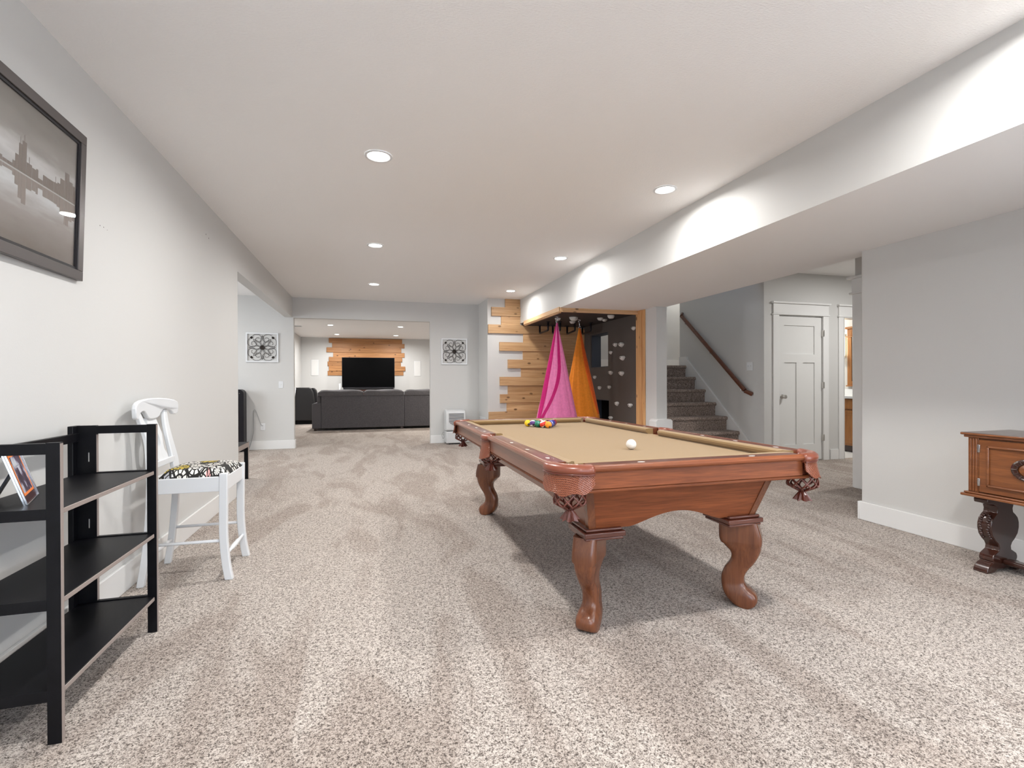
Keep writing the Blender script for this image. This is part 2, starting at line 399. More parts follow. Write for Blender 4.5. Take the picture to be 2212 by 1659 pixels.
# carpeted stairs, landing and skirt board
def stairs():
    root = bpy.data.objects.new('staircase', None); COL.objects.link(root); root.location = (4.57, 5.75, 0)
    tag(root, 'flight of brown carpeted stairs climbing beside the wooden handrail', 'stairs'); root['kind'] = 'structure'
    for k in range(7):
        z = .2*(k+1) if k < 6 else 1.396; y = 5.75+.252*k; y1 = y+.255+.03 if k < 6 else 8.3; x1 = 5.135 if k < 6 else 5.17
        m = MB(); rr = .028; zb = z-.055
        prof = [(y+.03, max(0, z-.205)), (y+.03, zb-.002)]+[(y+rr+rr*math.cos(math.radians(a)), z-rr+rr*math.sin(math.radians(a))) for a in (250, 225, 200, 180, 150, 120, 90)]+[(y1, z), (y1, max(0, z-.205))]
        m.prism(prof, 'x', XR2+.002, x1)
        if k == 6: m.box(5.17, 6.58, 7.5, 8.3, 1.2, 1.396)
        m.obj('stair_step', M_stair, root, smooth=True, ang=50)
    m = MB()   # skirt board on the handrail wall
    m.prism([(5.62, 0), (5.62, .145), (5.68, .145), (7.262, 1.50), (7.262, 1.545), (7.47, 1.545), (7.47, 1.2), (5.85, 0)], 'x', 5.135, 5.169)
    m.obj('skirt_board', M_trim, root, bevel=.003)
    m = MB(); m.box(XR2+.002, 6.57, 8.284, 8.299, 1.397, 1.536); m.obj('landing_baseboard', M_trim, root)
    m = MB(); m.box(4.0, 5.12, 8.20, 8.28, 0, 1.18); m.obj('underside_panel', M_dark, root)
stairs()

# closed panel door with its casing, and the cased opening to the bathroom
def casing(m, xa, xb, z=2.03, y=YD, w=.098):
    m.box(xa-w, xa, y-.02, y, 0, z+.01); m.box(xb, xb+w, y-.02, y, 0, z+.01)
    m.box(xa-w-.012, xb+w+.012, y-.03, y, z+.01, z+.03); m.box(xa-w, xb+w, y-.022, y, z+.03, z+.165); m.box(xa-w-.02, xb+w+.02, y-.045, y, z+.165, z+.19)
def door():
    d = MB(); x0, x1, y0, z0, z1 = 5.415, 6.175, YD+.012, .012, 2.022
    P = [(5.519, 6.052, 1.50, 1.90), (5.526, 5.734, .235, 1.383), (5.847, 6.052, .235, 1.383)]
    xs = sorted({x0, x1, *[p[0] for p in P], *[p[1] for p in P]}); zs = sorted({z0, z1, *[p[2] for p in P], *[p[3] for p in P]})
    for i in range(len(xs)-1):
        for j in range(len(zs)-1):
            cx, cz = (xs[i]+xs[i+1])/2, (zs[j]+zs[j+1])/2
            inset = any(p[0] < cx < p[1] and p[2] < cz < p[3] for p in P)
            d.box(xs[i], xs[i+1], y0+(.014 if inset else 0), y0+.036, zs[j], zs[j+1])
    o = struct(d.obj('door_1', M_door))
    o['label'] = 'white three panel door between the handrail wall and the bathroom doorway'
    k = MB(); k.lathe([(.030, 0), (.030, .006), (.012, .010), (.011, .035), (.024, .042), (.029, .055), (.024, .068), (.004, .072)], (5.483, y0, .907), 20, axis='y')
    k.v = [(x, y0-(y-y0), z) for x, y, z in k.v]
    k.obj('door_knob', M_chrome, o, smooth=True)
    for z in (1.80, 1.064, .319):
        h = MB(); h.box(6.172, 6.196, YD-.022, YD+.010, z-.045, z+.045); h.obj('hinge', M_chrome, o, bevel=.002)
    m = MB(); casing(m, 5.41, 6.18); struct(m.obj('trim_2', M_trim, bevel=.003))
    m = MB(); casing(m, 6.56, 7.29); m.box(6.55, 6.565, YD-.02, YD+.12, 0, 2.04); m.box(7.285, 7.30, YD-.02, YD+.12, 0, 2.04); m.box(6.55, 7.3, YD-.02, YD+.12, 2.028, 2.042)
    struct(m.obj('trim_3', M_trim, bevel=.003))
    m = MB()   # casing of the doorway in the near hall wall, seen edge on
    m.box(4.89, 5.03, 4.03, 4.055, 0, 2.03); m.box(4.878, 4.90, 3.90, 4.03, 0, 2.03)
    m.box(4.86, 5.04, 3.88, 4.07, 2.03, 2.05); m.box(4.875, 5.03, 3.90, 4.05, 2.05, 2.19); m.box(4.845, 5.05, 3.87, 4.085, 2.19, 2.215)
    struct(m.obj('trim_4', M_trim, bevel=.003))
door()

# ---------------------------------------------------------------- recessed lights
def downlight(name, label, x, y, z, power, group, col=(1, .985, .96), lamp=True):
    t = thing(name, label, 'ceiling light', (x, y, z), group)
    m = MB(); m.lathe([(.088, -.0005), (.088, -.006), (.074, -.008), (.066, -.003), (.066, -.0005)], (0, 0, 0), 32, cap=False)
    m.obj('trim_ring', M_white, t, smooth=True, local=True)
    m = MB(); m.lathe([(.0675, -.001), (.0675, -.003), (.03, -.0045)], (0, 0, 0), 32); m.obj('lens', M_lens, t, smooth=True, local=True)
    if lamp: area_light('lamp', (0, 0, -.012), (0, 0, 0), .13, .13, power, col, t, 'DISK', 2.95)
    return t
gm = 'recessed lights in the main room ceiling'
pos = {(0, 0): 'nearest left recessed ceiling light, the largest in view', (1, 0): 'nearest right recessed ceiling light, closest to the soffit above the pool table',
       (0, 1): 'middle recessed ceiling light of the left row', (1, 1): 'middle recessed ceiling light of the right row, beside the soffit',
       (0, 2): 'farthest recessed ceiling light of the left row, before the television room', (1, 2): 'farthest recessed ceiling light of the right row, before the cedar boards'}
for (i, j), lb in pos.items():
    downlight('recessed_light', lb, (.055, 2.175)[i], (3.34, 5.515, 7.695)[j], H, P_DOWN*(1, .9, .7)[j]*(1.15, .72)[i], gm)
for x in (.055, 2.175):
    for y in (1.16, -1.0): downlight('recessed_light', 'recessed ceiling light %s the viewpoint, in the %s row' % ('overhead just before' if y > 0 else 'behind', 'left' if x < 1 else 'right'), x, y, H, P_DOWN*1.1, 'recessed lights behind the viewpoint')
gt = 'recessed lights in the television room ceiling'
for (x, y, lb) in ((-.98, 13.38, 'near left recessed light in the television room ceiling'), (.76, 13.38, 'near right recessed light in the television room ceiling'),
                   (-.98, 15.88, 'far left recessed light in the television room ceiling'), (.76, 15.88, 'far right recessed light in the television room ceiling')):
    downlight('recessed_light', lb, x, y, H, P_DOWN*1.75, gt)
area_light('alcove_lamp', (-2.9, 7.4, H-.02), (0, 0, 0), .2, .2, 12, (1, .96, .90), None, 'DISK')
area_light('hall_lamp', (6.3, 4.2, 2.61), (0, 0, 0), .3, .3, 16, (1, .98, .95), None, 'DISK')
area_light('stairs_lamp', (5.9, 7.9, 4.15), (0, 0, 0), .3, .3, 14, (1, .97, .92), None, 'DISK')
area_light('television_room_lamp', (2.6, 11.2, H-.02), (0, 0, 0), .15, .15, 26, (1, .93, .85), None, 'DISK')
area_light('bathroom_lamp', (7.1, 7.2, 2.6), (0, 0, 0), .3, .3, 16, (1, .93, .8), None, 'DISK')
# ---------------------------------------------------------------- pool table
CX, CY, HW, HL, ZR = 1.371, 3.10, .674, 1.30, .785
def pool_table():
    T = thing('pool_table', 'carved cherry pool table with tan felt and six leather net pockets', 'pool table', (CX, CY, 0))
    X0, X1, Y0, Y1 = CX-HW, CX+HW, CY-HL, CY+HL
    # rails: six wooden rails between the pockets, moulded outer edge
    def rail_prof(o, s):   # o = outer coordinate, s = inward sign
        return [(o+s*.018, .690), (o+s*.018, .757), (o+s*.006, .760), (o+s*.001, .766), (o, .773), (o+s*.004, .780), (o+s*.012, .7845), (o+s*.026, .7855), (o+s*.030, .784), (o+s*.092, .784), (o+s*.092, .70), (o+s*.06, .690)]
    gap = .148; side = .075
    rails = []
    for o, s in ((Y0, 1), (Y1, -1)):
        m = MB(); m.prism(rail_prof(o, s), 'x', X0+gap, X1-gap); rails.append(m.obj('rail', [M_cherryX, M_cherryT], T, smooth=True, ang=30))
    for o, s in ((X0, 1), (X1, -1)):
        for a, b in ((Y0+gap, CY-side), (CY+side, Y1-gap)):
            m = MB(); m.prism(rail_prof(o, s), 'y', a, b); rails.append(m.obj('rail', [M_cherryY, M_cherryT], T, smooth=True, ang=30))
    for q in rails:
        for p in q.data.polygons:
            if p.normal.z > .93 and p.area > .02: p.material_index = 1
    # corner and side blocks behind the leather
    m = MB()
    for sx in (0, 1):
        for sy in (0, 1):
            xa = X0 if not sx else X1-gap; ya = Y0 if not sy else Y1-gap
            if True:
                cx, cy = (X0+gap if not sx else X1-gap), (Y0+gap if not sy else Y1-gap)
                a0 = {(0, 0): 180, (1, 0): 270, (1, 1): 0, (0, 1): 90}[(sx, sy)]
                ro = gap-.022; pts = arc(cx, cy, ro, a0, a0+90, 10); ri = .052
                qx, qy = cx+(.045 if sx else -.045)*0, cy
                inner = arc(cx, cy, ro-.028, a0+90, a0, 10)
                m = MB(); m.prism(pts+inner, 'z', .692, .768); m.obj('corner_block', M_cherryD, T, smooth=True)
    # bead under the frieze
    c_ = .085; a, b, c, d = X0+.022, X1-.022, Y0+.022, Y1-.022
    m = MB(); m.prism([(a+c_, c), (b-c_, c), (b-c_*.3, c+c_*.3), (b, c+c_), (b, d-c_), (b-c_*.3, d-c_*.3), (b-c_, d), (a+c_, d), (a+c_*.3, d-c_*.3), (a, d-c_), (a, c+c_), (a+c_*.3, c+c_*.3)], 'z', .672, .688)
    m.obj('rail_bead', M_cherryX, T, bevel=.006)
    # cabinet: four tapered panels with arched lower edges
    def cab_panel(axis, sgn):
        tw, bw = (HW-.185, HW-.235) if axis == 'x' else (HL-.150, HL-.225)          # half length along the panel, top / bottom
        td, bd = (HL-.150, HL-.225) if axis == 'x' else (HW-.185, HW-.235)          # distance from centre
        zt, zb = .674, .462; n = 40; hw_leg = .20; outer = []
        xs = []
        for i in range(n+1):
            t = -1+2*i/n; xs.append(t)
        front = []; 
        def lower(u):   # u in metres along panel
            e = bw-hw_leg
            if abs(u) >= e: return zb
            k = min(1, (e-abs(u))/(e if axis == 'x' else .42)); return zb+(.060 if axis == 'x' else .066)*math.sin(k*PI/2)**1.25
        vs = []; fs = []
        for i, t in enumerate(xs):
            ub = t*bw; zl = lower(ub); k = (zt-zl)/(zt-zb); u0 = t*tw; u1 = t*(tw+(bw-tw)*k); d0 = td; d1 = td+(bd-td)*k
            for (u, d, z) in ((u0, d0, zt), (u1, d1, zl), (u1, d1-.022, zl), (u0, d0-.022, zt)):
                vs.append((CX+u, CY+sgn*d, z) if axis == 'x' else (CX+sgn*d, CY+u, z))
        for i in range(n):
            for j in range(4): a = i*4+j; b = i*4+(j+1) % 4; fs.append((a, b, b+4, a+4))
        fs += [(0, 1, 2, 3), tuple(n*4+j for j in (3, 2, 1, 0))]
        m = MB(); m.add(vs, fs); return m.obj('cabinet_panel', M_cherryX if axis == 'x' else M_cherryY, T)
    for ax in 'xy':
        for sg in (-1, 1): cab_panel(ax, sg)
    for sx in (-1, 1):
        for sy in (-1, 1):
            m = MB(); r = []
            for z, hx, hy in ((.674, HW-.180, HL-.145), (.462, HW-.230, HL-.220)):
                r.append([(CX+sx*hx, CY+sy*hy, z), (CX+sx*(hx-.036), CY+sy*hy, z), (CX+sx*(hx-.036), CY+sy*(hy-.03), z), (CX+sx*(hx-.03), CY+sy*(hy-.036), z), (CX+sx*hx, CY+sy*(hy-.036), z)])
            m.loft(r); m.obj('corner_stile', M_cherryZ, T, bevel=.002)
    # legs: scrolled S legs sawn from boards and set on the diagonal, with a moulded cap
    L = [(-.095, .445), (-.094, .350), (-.075, .315), (-.045, .282), (-.040, .250), (-.055, .215), (-.074, .185), (-.087, .140), (-.083, .080), (-.062, .035), (-.030, .008), (.0, 0)]
    R = [(.050, 0), (.070, .012), (.080, .035), (.076, .062), (.055, .085), (.036, .100), (.022, .122), (.022, .155), (.038, .190), (.064, .226), (.088, .275), (.099, .320), (.100, .365), (.090, .410), (.080, .445)]
    Lp, Rp = spline(L, 8), spline(R[::-1], 8)
    def resample(p, n=44):
        d = [0]
        for i in range(1, len(p)): d.append(d[-1]+math.dist(p[i], p[i-1]))
        out = []
        for k in range(n+1):
            s_ = d[-1]*k/n; i = max(1, next((q for q, v in enumerate(d) if v >= s_-1e-9), len(d)-1)); t = (s_-d[i-1])/max(1e-9, d[i]-d[i-1]); out.append((p[i-1][0]+(p[i][0]-p[i-1][0])*t, p[i-1][1]+(p[i][1]-p[i-1][1])*t))
        return out
    Lp, Rp = resample(Lp), resample(Rp)
    def th(z): return .056 if z > .33 else .037+.019*((z-.20)/.13)**1.3 if z > .20 else .037 if z > .11 else .037+.013*math.sin(min(1, (.11-z)/.07)*PI/2)
    for sx in (-1, 1):
        for sy in (-1, 1):
            lx, ly = CX+sx*(HW-.262), CY+sy*(HL-.285)
            m = MB(); rings = []
            for (a_, za), (b_, zb_) in zip(Lp, Rp):
                zc = (za+zb_)/2; ex = .28 if zc > .33 else .55; ring = []
                for q in range(20):
                    an = 2*PI*(q+.5)/20; c_, s_ = math.cos(an), math.sin(an); cu = math.copysign(abs(c_)**ex, c_); cv = math.copysign(abs(s_)**ex, s_); k = (1+cu)/2
                    ring.append((a_+(b_-a_)*k, cv*th(zc), max(0, za+(zb_-za)*k)*.955))
                rings.append(ring)
            m.loft(rings)
            ang = math.atan2(sy, sx); m.xf(Matrix.Translation((lx, ly, 0)) @ Matrix.Rotation(ang, 4, 'Z'))
            leg = m.obj('leg', M_cherryZ, T, smooth=True, ang=60)
            cap = MB(); ox, oy = CX+sx*(HW-.200), CY+sy*(HL-.195)
            for (g, za, zb) in ((-.012, .454, .468), (0., .430, .454), (-.008, .416, .430)):
                xa, xb = sorted((ox+sx*g, ox-sx*(.20+g))); ya, yb = sorted((oy+sy*g, oy-sy*(.20+g))); cap.box(xa, xb, ya, yb, za, zb)
            cap.obj('leg_cap', M_cherryD, T, bevel=.005)
    # bed and cushions
    m = MB(); m.box(X0+.10, X1-.10, Y0+.10, Y1-.10, .70, .745); m.obj('bed_cloth', M_felt, T)
    def cush(o, s, a, b, ma, mb_, axis):
        # wedge from rail inner edge o to nose o+s*.046 ; ends mitred by ma / mb_
        pr = [(0, .7845), (0, .744), (.034, .746), (.044, .757), (.050, .770), (.047, .780), (.03, .7845)]
        vs = []
        for end, mm, sg in ((a, ma, 1), (b, mb_, -1)):
            for d, z in pr:
                u = end+sg*d*mm; vs.append((u, o+s*d, z) if axis == 'x' else (o+s*d, u, z))
        n = len(pr); fs = [tuple(range(n)), tuple(range(2*n-1, n-1, -1))]+[(i, (i+1) % n, n+(i+1) % n, n+i) for i in range(n)]
        MB().add(vs, fs).obj('cushion', M_felt, T)
    g2 = gap-.025; s2 = side-.018
    for o, s in ((Y0+.092, 1), (Y1-.092, -1)): cush(o, s, X0+g2, X1-g2, 1.0, 1.0, 'x')
    for o, s in ((X0+.092, 1), (X1-.092, -1)):
        cush(o, s, Y0+g2, CY-s2, 1.0, .35, 'y'); cush(o, s, CY+s2, Y1-g2, .35, 1.0, 'y')
    # pearl sights
    pts = [(X0+.055, Y0+.17+(CY-side-Y0-.17)*k/3.6+.10, 0) for k in range(3)]+[(X0+.055, CY+side+.16+.28*k, 0) for k in range(3)]
    pts += [(2*CX-x, y, 0) for x, y, _ in pts]+[(CX+dx, yy, 1) for dx in (-.28, .28) for yy in (Y0+.055, Y1-.055)]
    for x, y, k in pts:
        m = MB(); m.lathe([(.001, .0004), (.0085, .0004), (.009, 0)], (0, 0, 0), 16)
        m.v = [(a*(1.9 if k else 1), b*(1 if k else 1.9), c) for a, b, c in m.v]; m.xf(Matrix.Translation((x, y, .784))); m.obj('rail_sight', M_sight, T)
    # pockets
    M_weave, nt, b = newmat('basket_weave_leather')
    b.inputs['Roughness'].default_value = .38; b.inputs['Coat Weight'].default_value = .3
    mp = coords(nt, (1, 1, 1)); w1 = N(nt, 'ShaderNodeTexWave', Scale=58., Distortion=0., wave_type='BANDS', bands_direction='DIAGONAL'); nt.links.new(mp.outputs[0], w1.inputs[0])
    mp2 = coords(nt, (-1, 1, 1)); w2 = N(nt, 'ShaderNodeTexWave', Scale=58., bands_direction='DIAGONAL'); nt.links.new(mp2.outputs[0], w2.inputs[0])
    h = math_n(nt, 'MAXIMUM', w1.outputs[1], w2.outputs[1]); bump(nt, b, h, .9, .004)
    r = ramp(nt, h, [(.2, (.15, .036, .017)), (.8, (.30, .085, .038))]); nt.links.new(r.outputs[0], b.inputs['Base Color'])
    def net(parent, c, R0=.062):
        m = MB(); zt, zb = c[2], c[2]-.088; n = 9
        def rad(t): return R0*(.86+.20*math.sin(t*PI*.78)) if t < .72 else R0*(.86+.20*math.sin(.72*PI*.78))*(1-(t-.72)/.28*.72)
        for fam in (1, -1):
            for k in range(n):
                path = []
                for i in range(15):
                    t = i/14; a = 2*PI*(k/n)+fam*t*1.25; rr = rad(t); path.append((c[0]+rr*math.cos(a), c[1]+rr*math.sin(a), zt+(zb-zt)*t))
                m.tube(path, .0042, 6)
        o = m.obj('net', M_net, parent, smooth='full')
        m = MB(); n2 = 20; rings = []
        for (rr, z, w) in ((.016, zb+.008, 0), (.014, zb-.004, 0), (.022, zb-.018, .10), (.036, zb-.040, .16)):
            rings.append([(c[0]+rr*(1+w*(1 if i % 2 else -1))*math.cos(2*PI*i/n2), c[1]+rr*(1+w*(1 if i % 2 else -1))*math.sin(2*PI*i/n2), z+(-.004*(i % 3) if w > .12 else 0)) for i in range(n2)])
        m.loft(rings); m.obj('tassel', M_net, parent)
    def pocket(px, py, cx, cy, a0, a1, R, lab, corner):
        p = bpy.data.objects.new('pocket', None); COL.objects.link(p); p.parent = T; p.location = Vector((px, py, .70))-T.location; p.empty_display_size = .05
        n = 24; A = [a0+(a1-a0)*i/n for i in range(n+1)]
        # padded roll over the rail corner
        m = MB(); rings = []
        for i, a in enumerate(A):
            ca, sa = math.cos(math.radians(a)), math.sin(math.radians(a)); e = min(i, n-i)/3.; k = min(1, .75+.25*e)
            pr = [(R+.003, .752), (R+.010*k, .758), (R+.0125*k, .768), (R+.009*k, .779), (R-.002, .7875*1), (R-.020, .791), (R-.038, .789), (R-.050, .780), (R-.054, .765), (R-.052, .745), (R-.03, .745)]
            rings.append([(cx+rr*ca, cy+rr*sa, z) for rr, z in pr])
        m.loft(rings); m.obj('leather_roll', M_leather, p, smooth='full')
        # welt
        m = MB(); m.tube([(cx+(R+.006)*math.cos(math.radians(a)), cy+(R+.006)*math.sin(math.radians(a)), .752) for a in A], .004, 6); m.obj('welt', M_net, p, smooth='full')
        # woven shield, flaring and scalloped
        m = MB(); rings = []; nz = 8
        for i, a in enumerate(A):
            ca, sa = math.cos(math.radians(a)), math.sin(math.radians(a)); t = i/n
            zb = .708-.036*(math.sin(t*PI)**.6)+.006*math.cos(t*6*PI) if corner else .655-.022*math.sin(t*PI)
            fl = .004+.014*math.sin(t*PI)**.5
            ring = [(cx+(R+.004+fl*(j/nz)**1.5)*ca, cy+(R+.004+fl*(j/nz)**1.5)*sa, .750+(zb-.750)*j/nz) for j in range(nz+1)]
            ring += [(cx+(R-.003+fl*(j/nz)**1.5)*ca, cy+(R-.003+fl*(j/nz)**1.5)*sa, .750+(zb-.750)*j/nz) for j in range(nz, -1, -1)]
            rings.append(ring)
        m.loft(rings); m.obj('leather_shield', M_weave, p, smooth=True, ang=50)
        m = MB(); m.lathe([(.058, .7462), (.056, .700), (.052, .69)], (px, py, 0), 20, cap=True); m.obj('pocket_liner', M_net, p, smooth=True)
        net(p, (px, py, .692))
        return p
    for sx in (-1, 1):
        for sy in (-1, 1):
            a0 = {(-1, -1): 178, (1, -1): 268, (1, 1): -2, (-1, 1): 88}[(sx, sy)]
            pocket(CX+sx*(HW-.082), CY+sy*(HL-.082), CX+sx*(HW-gap), CY+sy*(HL-gap), a0, a0+94, gap, '', True)
    for sx in (-1, 1):
        mid = 180 if sx < 0 else 0; R = .115
        pocket(CX+sx*(HW-.045), CY, CX+sx*(HW-R+.012), CY, mid-44, mid+44, R, '', False)
    return T
pool_table()

# ---------------------------------------------------------------- balls
def ball_mat(name, col, stripe, ax):
    m, nt, b = newmat(name); b.inputs['Roughness'].default_value = .08; b.inputs['Coat Weight'].default_value = .5
    if not stripe: b.inputs['Base Color'].default_value = (*col, 1); return m
    tc = N(nt, 'ShaderNodeTexCoord'); vm = N(nt, 'ShaderNodeVectorMath', operation='DOT_PRODUCT'); nt.links.new(tc.outputs['Object'], vm.inputs[0])
    vm.inputs[1].default_value = Vector(ax).normalized(); ab = math_n(nt, 'ABSOLUTE', vm.outputs['Value']); lt = math_n(nt, 'LESS_THAN', ab, .0155)
    nt.links.new(mix(nt, lt, (.85, .84, .80), col), b.inputs['Base Color']); return m
M_num = pbr('number_disc', (.01, .01, .012), .2); M_numw = pbr('number_white', (.85, .85, .85), .3)
def ball(name, label, x, y, col, num=None, stripe=False, ax=(0, 0, 1), ndir=None, group=None):
    r = .0286; m = MB(); n = 28
    m.lathe([(max(.0001, r*math.sin(PI*i/18)), -r*math.cos(PI*i/18)) for i in range(19)], (0, 0, 0), n)
    mat = ball_mat('ball_'+name, col, stripe, ax)
    o = m.obj(name if name == 'cue_ball' else 'pool_ball', mat, None, smooth='full', local=True); o.location = (x, y, .745+r)
    tag(o, label, 'ball', group)
    if num and ndir:
        d = Vector(ndir).normalized(); rings = []
        up = Vector((0, 0, 1)); sx = up.cross(d).normalized(); sy = d.cross(sx)
        mm = MB(); k = 16; ctr = [tuple(d*(r+.0002))]
        for rr in (.003, .006, .0085):
            z = math.sqrt(r*r-rr*rr)+.0002; rings.append([tuple(d*z+sx*(rr*math.cos(2*PI*i/k))+sy*(rr*math.sin(2*PI*i/k))) for i in range(k)])
        mm.loft(rings, cap=True); mm.obj('number_disc', M_num, o, smooth=True, local=True)
        c = bpy.data.curves.new('number', 'FONT'); c.body = str(num); c.size = .0105 if num < 10 else .0085; c.align_x = 'CENTER'; c.align_y = 'CENTER'; c.extrude = .0002
        c.materials.append(M_numw); t0 = bpy.data.objects.new('number', c); t = bpy.data.objects.new('number', bpy.data.meshes.new_from_object(t0)); bpy.data.objects.remove(t0); COL.objects.link(t); t.parent = o
        M3 = Matrix((sx, sy, d)).transposed().to_4x4(); M3.translation = d*(r+.0005); t.matrix_local = M3
    return o
ball('cue_ball', 'plain white cue ball alone on the tan felt, nearest the camera', 1.386, 2.462, (.82, .81, .78))
def rack():
    Lv, Rv, Mv = Vector((1.278, 4.006)), Vector((1.388, 3.806)), None
    d = (Rv-Lv).normalized(); n = Vector((-d.y, d.x)); s = .0578; n = n if n.x > 0 else -n
    yel, blu, red, pur, org, grn, mar, blk = (.85, .56, .02), (.02, .05, .35), (.62, .03, .02), (.07, .02, .16), (.88, .33, .03), (.0, .17, .10), (.26, .008, .02), (.01, .01, .01)
    rows = [[(1, 'solid yellow', yel, 0), (12, 'white ball with purple stripe', pur, 1), (6, 'solid green', grn, 0), (11, 'white ball with red stripe', red, 1), (5, 'solid orange', org, 0)],
            [(14, 'white ball with green stripe', grn, 1), (7, 'solid maroon', mar, 0), (13, 'white ball with orange stripe', org, 1), (10, 'white ball with blue stripe', blu, 1)],
            [(9, 'white ball with yellow stripe', yel, 1), (8, 'solid black', blk, 0), (2, 'solid blue', blu, 0)],
            [(15, 'white ball with maroon stripe', mar, 1), (4, 'solid purple', pur, 0)], [(3, 'solid red', mar, 0)]]
    where = {1: 'at the left corner of the rack', 12: 'beside the yellow ball in the front row', 6: 'in the middle of the front row', 11: 'beside the orange ball in the front row', 5: 'at the near corner of the rack',
             14: 'just behind the yellow ball', 7: 'in the second row behind the green ball', 13: 'in the second row behind the red striped ball', 10: 'right behind the orange ball',
             9: 'third row back on the left', 8: 'in the centre of the rack', 2: 'third row back on the right edge', 15: 'in the fourth row on the left', 4: 'in the fourth row on the right', 3: 'at the far right tip of the rack'}
    axs = {12: (.1, .25, 1), 11: (-.35, .30, 1), 10: (1, .2, .5), 14: (.3, 1, .4), 13: (-.7, .2, .8), 9: (.4, -.2, 1), 15: (1, .3, .2)}
    nd = {1: (-.05, -1, -.28), 12: (-.10, -1, -.42), 5: (.15, -1, -.75), 11: (.2, -1, -.9)}
    for j, row in enumerate(rows):
        for i, (num, nm, col, st) in enumerate(row):
            p = Lv+d*(s*(i+j*.5))+n*(s*j*.8661)
            ball('n%d' % num, '%s, number %d, %s' % (nm, num, where[num]), p.x, p.y, col, num, bool(st), axs.get(num, (0, 0, 1)), nd.get(num), 'racked pool balls on the felt')
rack()

# ---------------------------------------------------------------- black folding bookshelf
def bookshelf():
    T = thing('folding_bookshelf', 'low black three shelf folding bookshelf against the left wall', 'bookshelf', (-1.09, 2.235, 0))
    y0, y1 = 1.869, 2.608; xf, xb = -.932, -1.248; ht = .937
    for k, (ya, yb) in enumerate(((y0, y0+.02), (y1-.02, y1))):
        m = MB()
        m.box(xf-.036, xf, ya, yb, 0, ht); m.box(xb+.02, xb+.09, ya, yb, 0, ht)
        for za in (ht-.036, .698, .416, .133): m.box(xb+.09, xf-.036, ya, yb, za, za+.034)
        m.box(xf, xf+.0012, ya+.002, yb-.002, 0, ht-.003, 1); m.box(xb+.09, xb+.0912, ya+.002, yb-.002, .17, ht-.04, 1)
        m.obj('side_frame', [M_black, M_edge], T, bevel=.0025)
    for ya, yb in ((y0-.01, y0+.05), (y1-.05, y1+.01)):
        m = MB(); m.box(xb, xb+.02, ya, yb, 0, ht); m.obj('back_stile', M_black, T, bevel=.002)
    for z in (.728, .446, .163):
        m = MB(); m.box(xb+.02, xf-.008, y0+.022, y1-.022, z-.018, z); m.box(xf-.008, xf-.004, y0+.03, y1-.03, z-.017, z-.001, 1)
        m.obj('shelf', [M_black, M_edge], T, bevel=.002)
    m = MB(); m.box(xb+.012, xb+.03, y0+.02, y1-.02, .868, .905); m.obj('back_rail', M_black, T, bevel=.002)
    for z in (.80, .51):
        m = MB(); m.box(xb+.062, xb+.066, y1-.022, y1-.0195, z-.02, z+.02); m.obj('hinge_plate', M_steel, T)
bookshelf()

def photo_frame():
    ang = math.atan2(.2, -.074); T = thing('photo_frame', 'small leaning photo frame with an orange inner mount on the bookshelf', 'photo frame', (-1.101, 2.059, .728))
    w, h, lean = .205, .180, math.radians(17)
    # local frame: u along bottom edge, n facing out (towards +x)
    u = Vector((math.cos(ang), math.sin(ang), 0)); nrm = Vector((math.sin(ang), -math.cos(ang), 0))
    up = Vector((0, 0, 1))*math.cos(lean)-nrm*math.sin(lean); nn = nrm*math.cos(lean)+Vector((0, 0, 1))*math.sin(lean)
    Mx = Matrix((u, nn, up)).transposed().to_4x4()
    def part(name, boxes, mat, **k):
        m = MB()
        for b in boxes: m.box(*b)
        m.xf(Mx); return m.obj(name, mat, T, local=True, **k)
    hw = w/2
    part('frame', [(-hw, hw, -.009, -.003, 0, h), (-hw, -hw+.004, -.003, .003, 0, h), (hw-.004, hw, -.003, .003, 0, h), (-hw, hw, -.003, .003, 0, .004), (-hw, hw, -.003, .003, h-.004, h)], M_steel, bevel=.0008)
    mm = pbr('mount_maroon', (.045, .008, .010), .25); mo = pbr('mount_orange', (.80, .20, .03), .4); mp_, nt, b = newmat('snapshot')
    mpn = coords(nt, (14, 14, 9)); n = N(nt, 'ShaderNodeTexNoise', Scale=1.6, Detail=3.0); nt.links.new(mpn.outputs[0], n.inputs[0])
    r = ramp(nt, n.outputs[0], [(.40, (.05, .03, .05)), (.50, (.12, .08, .13)), (.56, (.45, .46, .55)), (.66, (.62, .65, .72))]); nt.links.new(r.outputs[0], b.inputs['Base Color']); b.inputs['Roughness'].default_value = .2
    part('mount', [(-hw+.004, hw-.004, -.003, -.001, .004, h-.004)], mm)
    a, bb, z0, z1 = -hw+.034, hw-.034, .036, h-.020
    part('orange_border', [(a-.008, a, -.001, .0, z0-.008, z1+.008), (bb, bb+.008, -.001, .0, z0-.008, z1+.008), (a, bb, -.001, .0, z0-.008, z0), (a, bb, -.001, .0, z1, z1+.008)], mo)
    part('snapshot', [(a, bb, -.001, -.0004, z0, z1)], mp_)
    st = MB(); st.box(-.030, .030, -.003, .003, 0, .135); st.xf(Matrix.Translation(-nrm*.098+Vector((0, 0, .0))) @ Matrix((u, nrm, Vector((0, 0, 1)))).transposed().to_4x4() @ Matrix.Rotation(-.45, 4, 'X'))
    st.obj('easel_leg', M_blackp, T, local=True)
photo_frame()

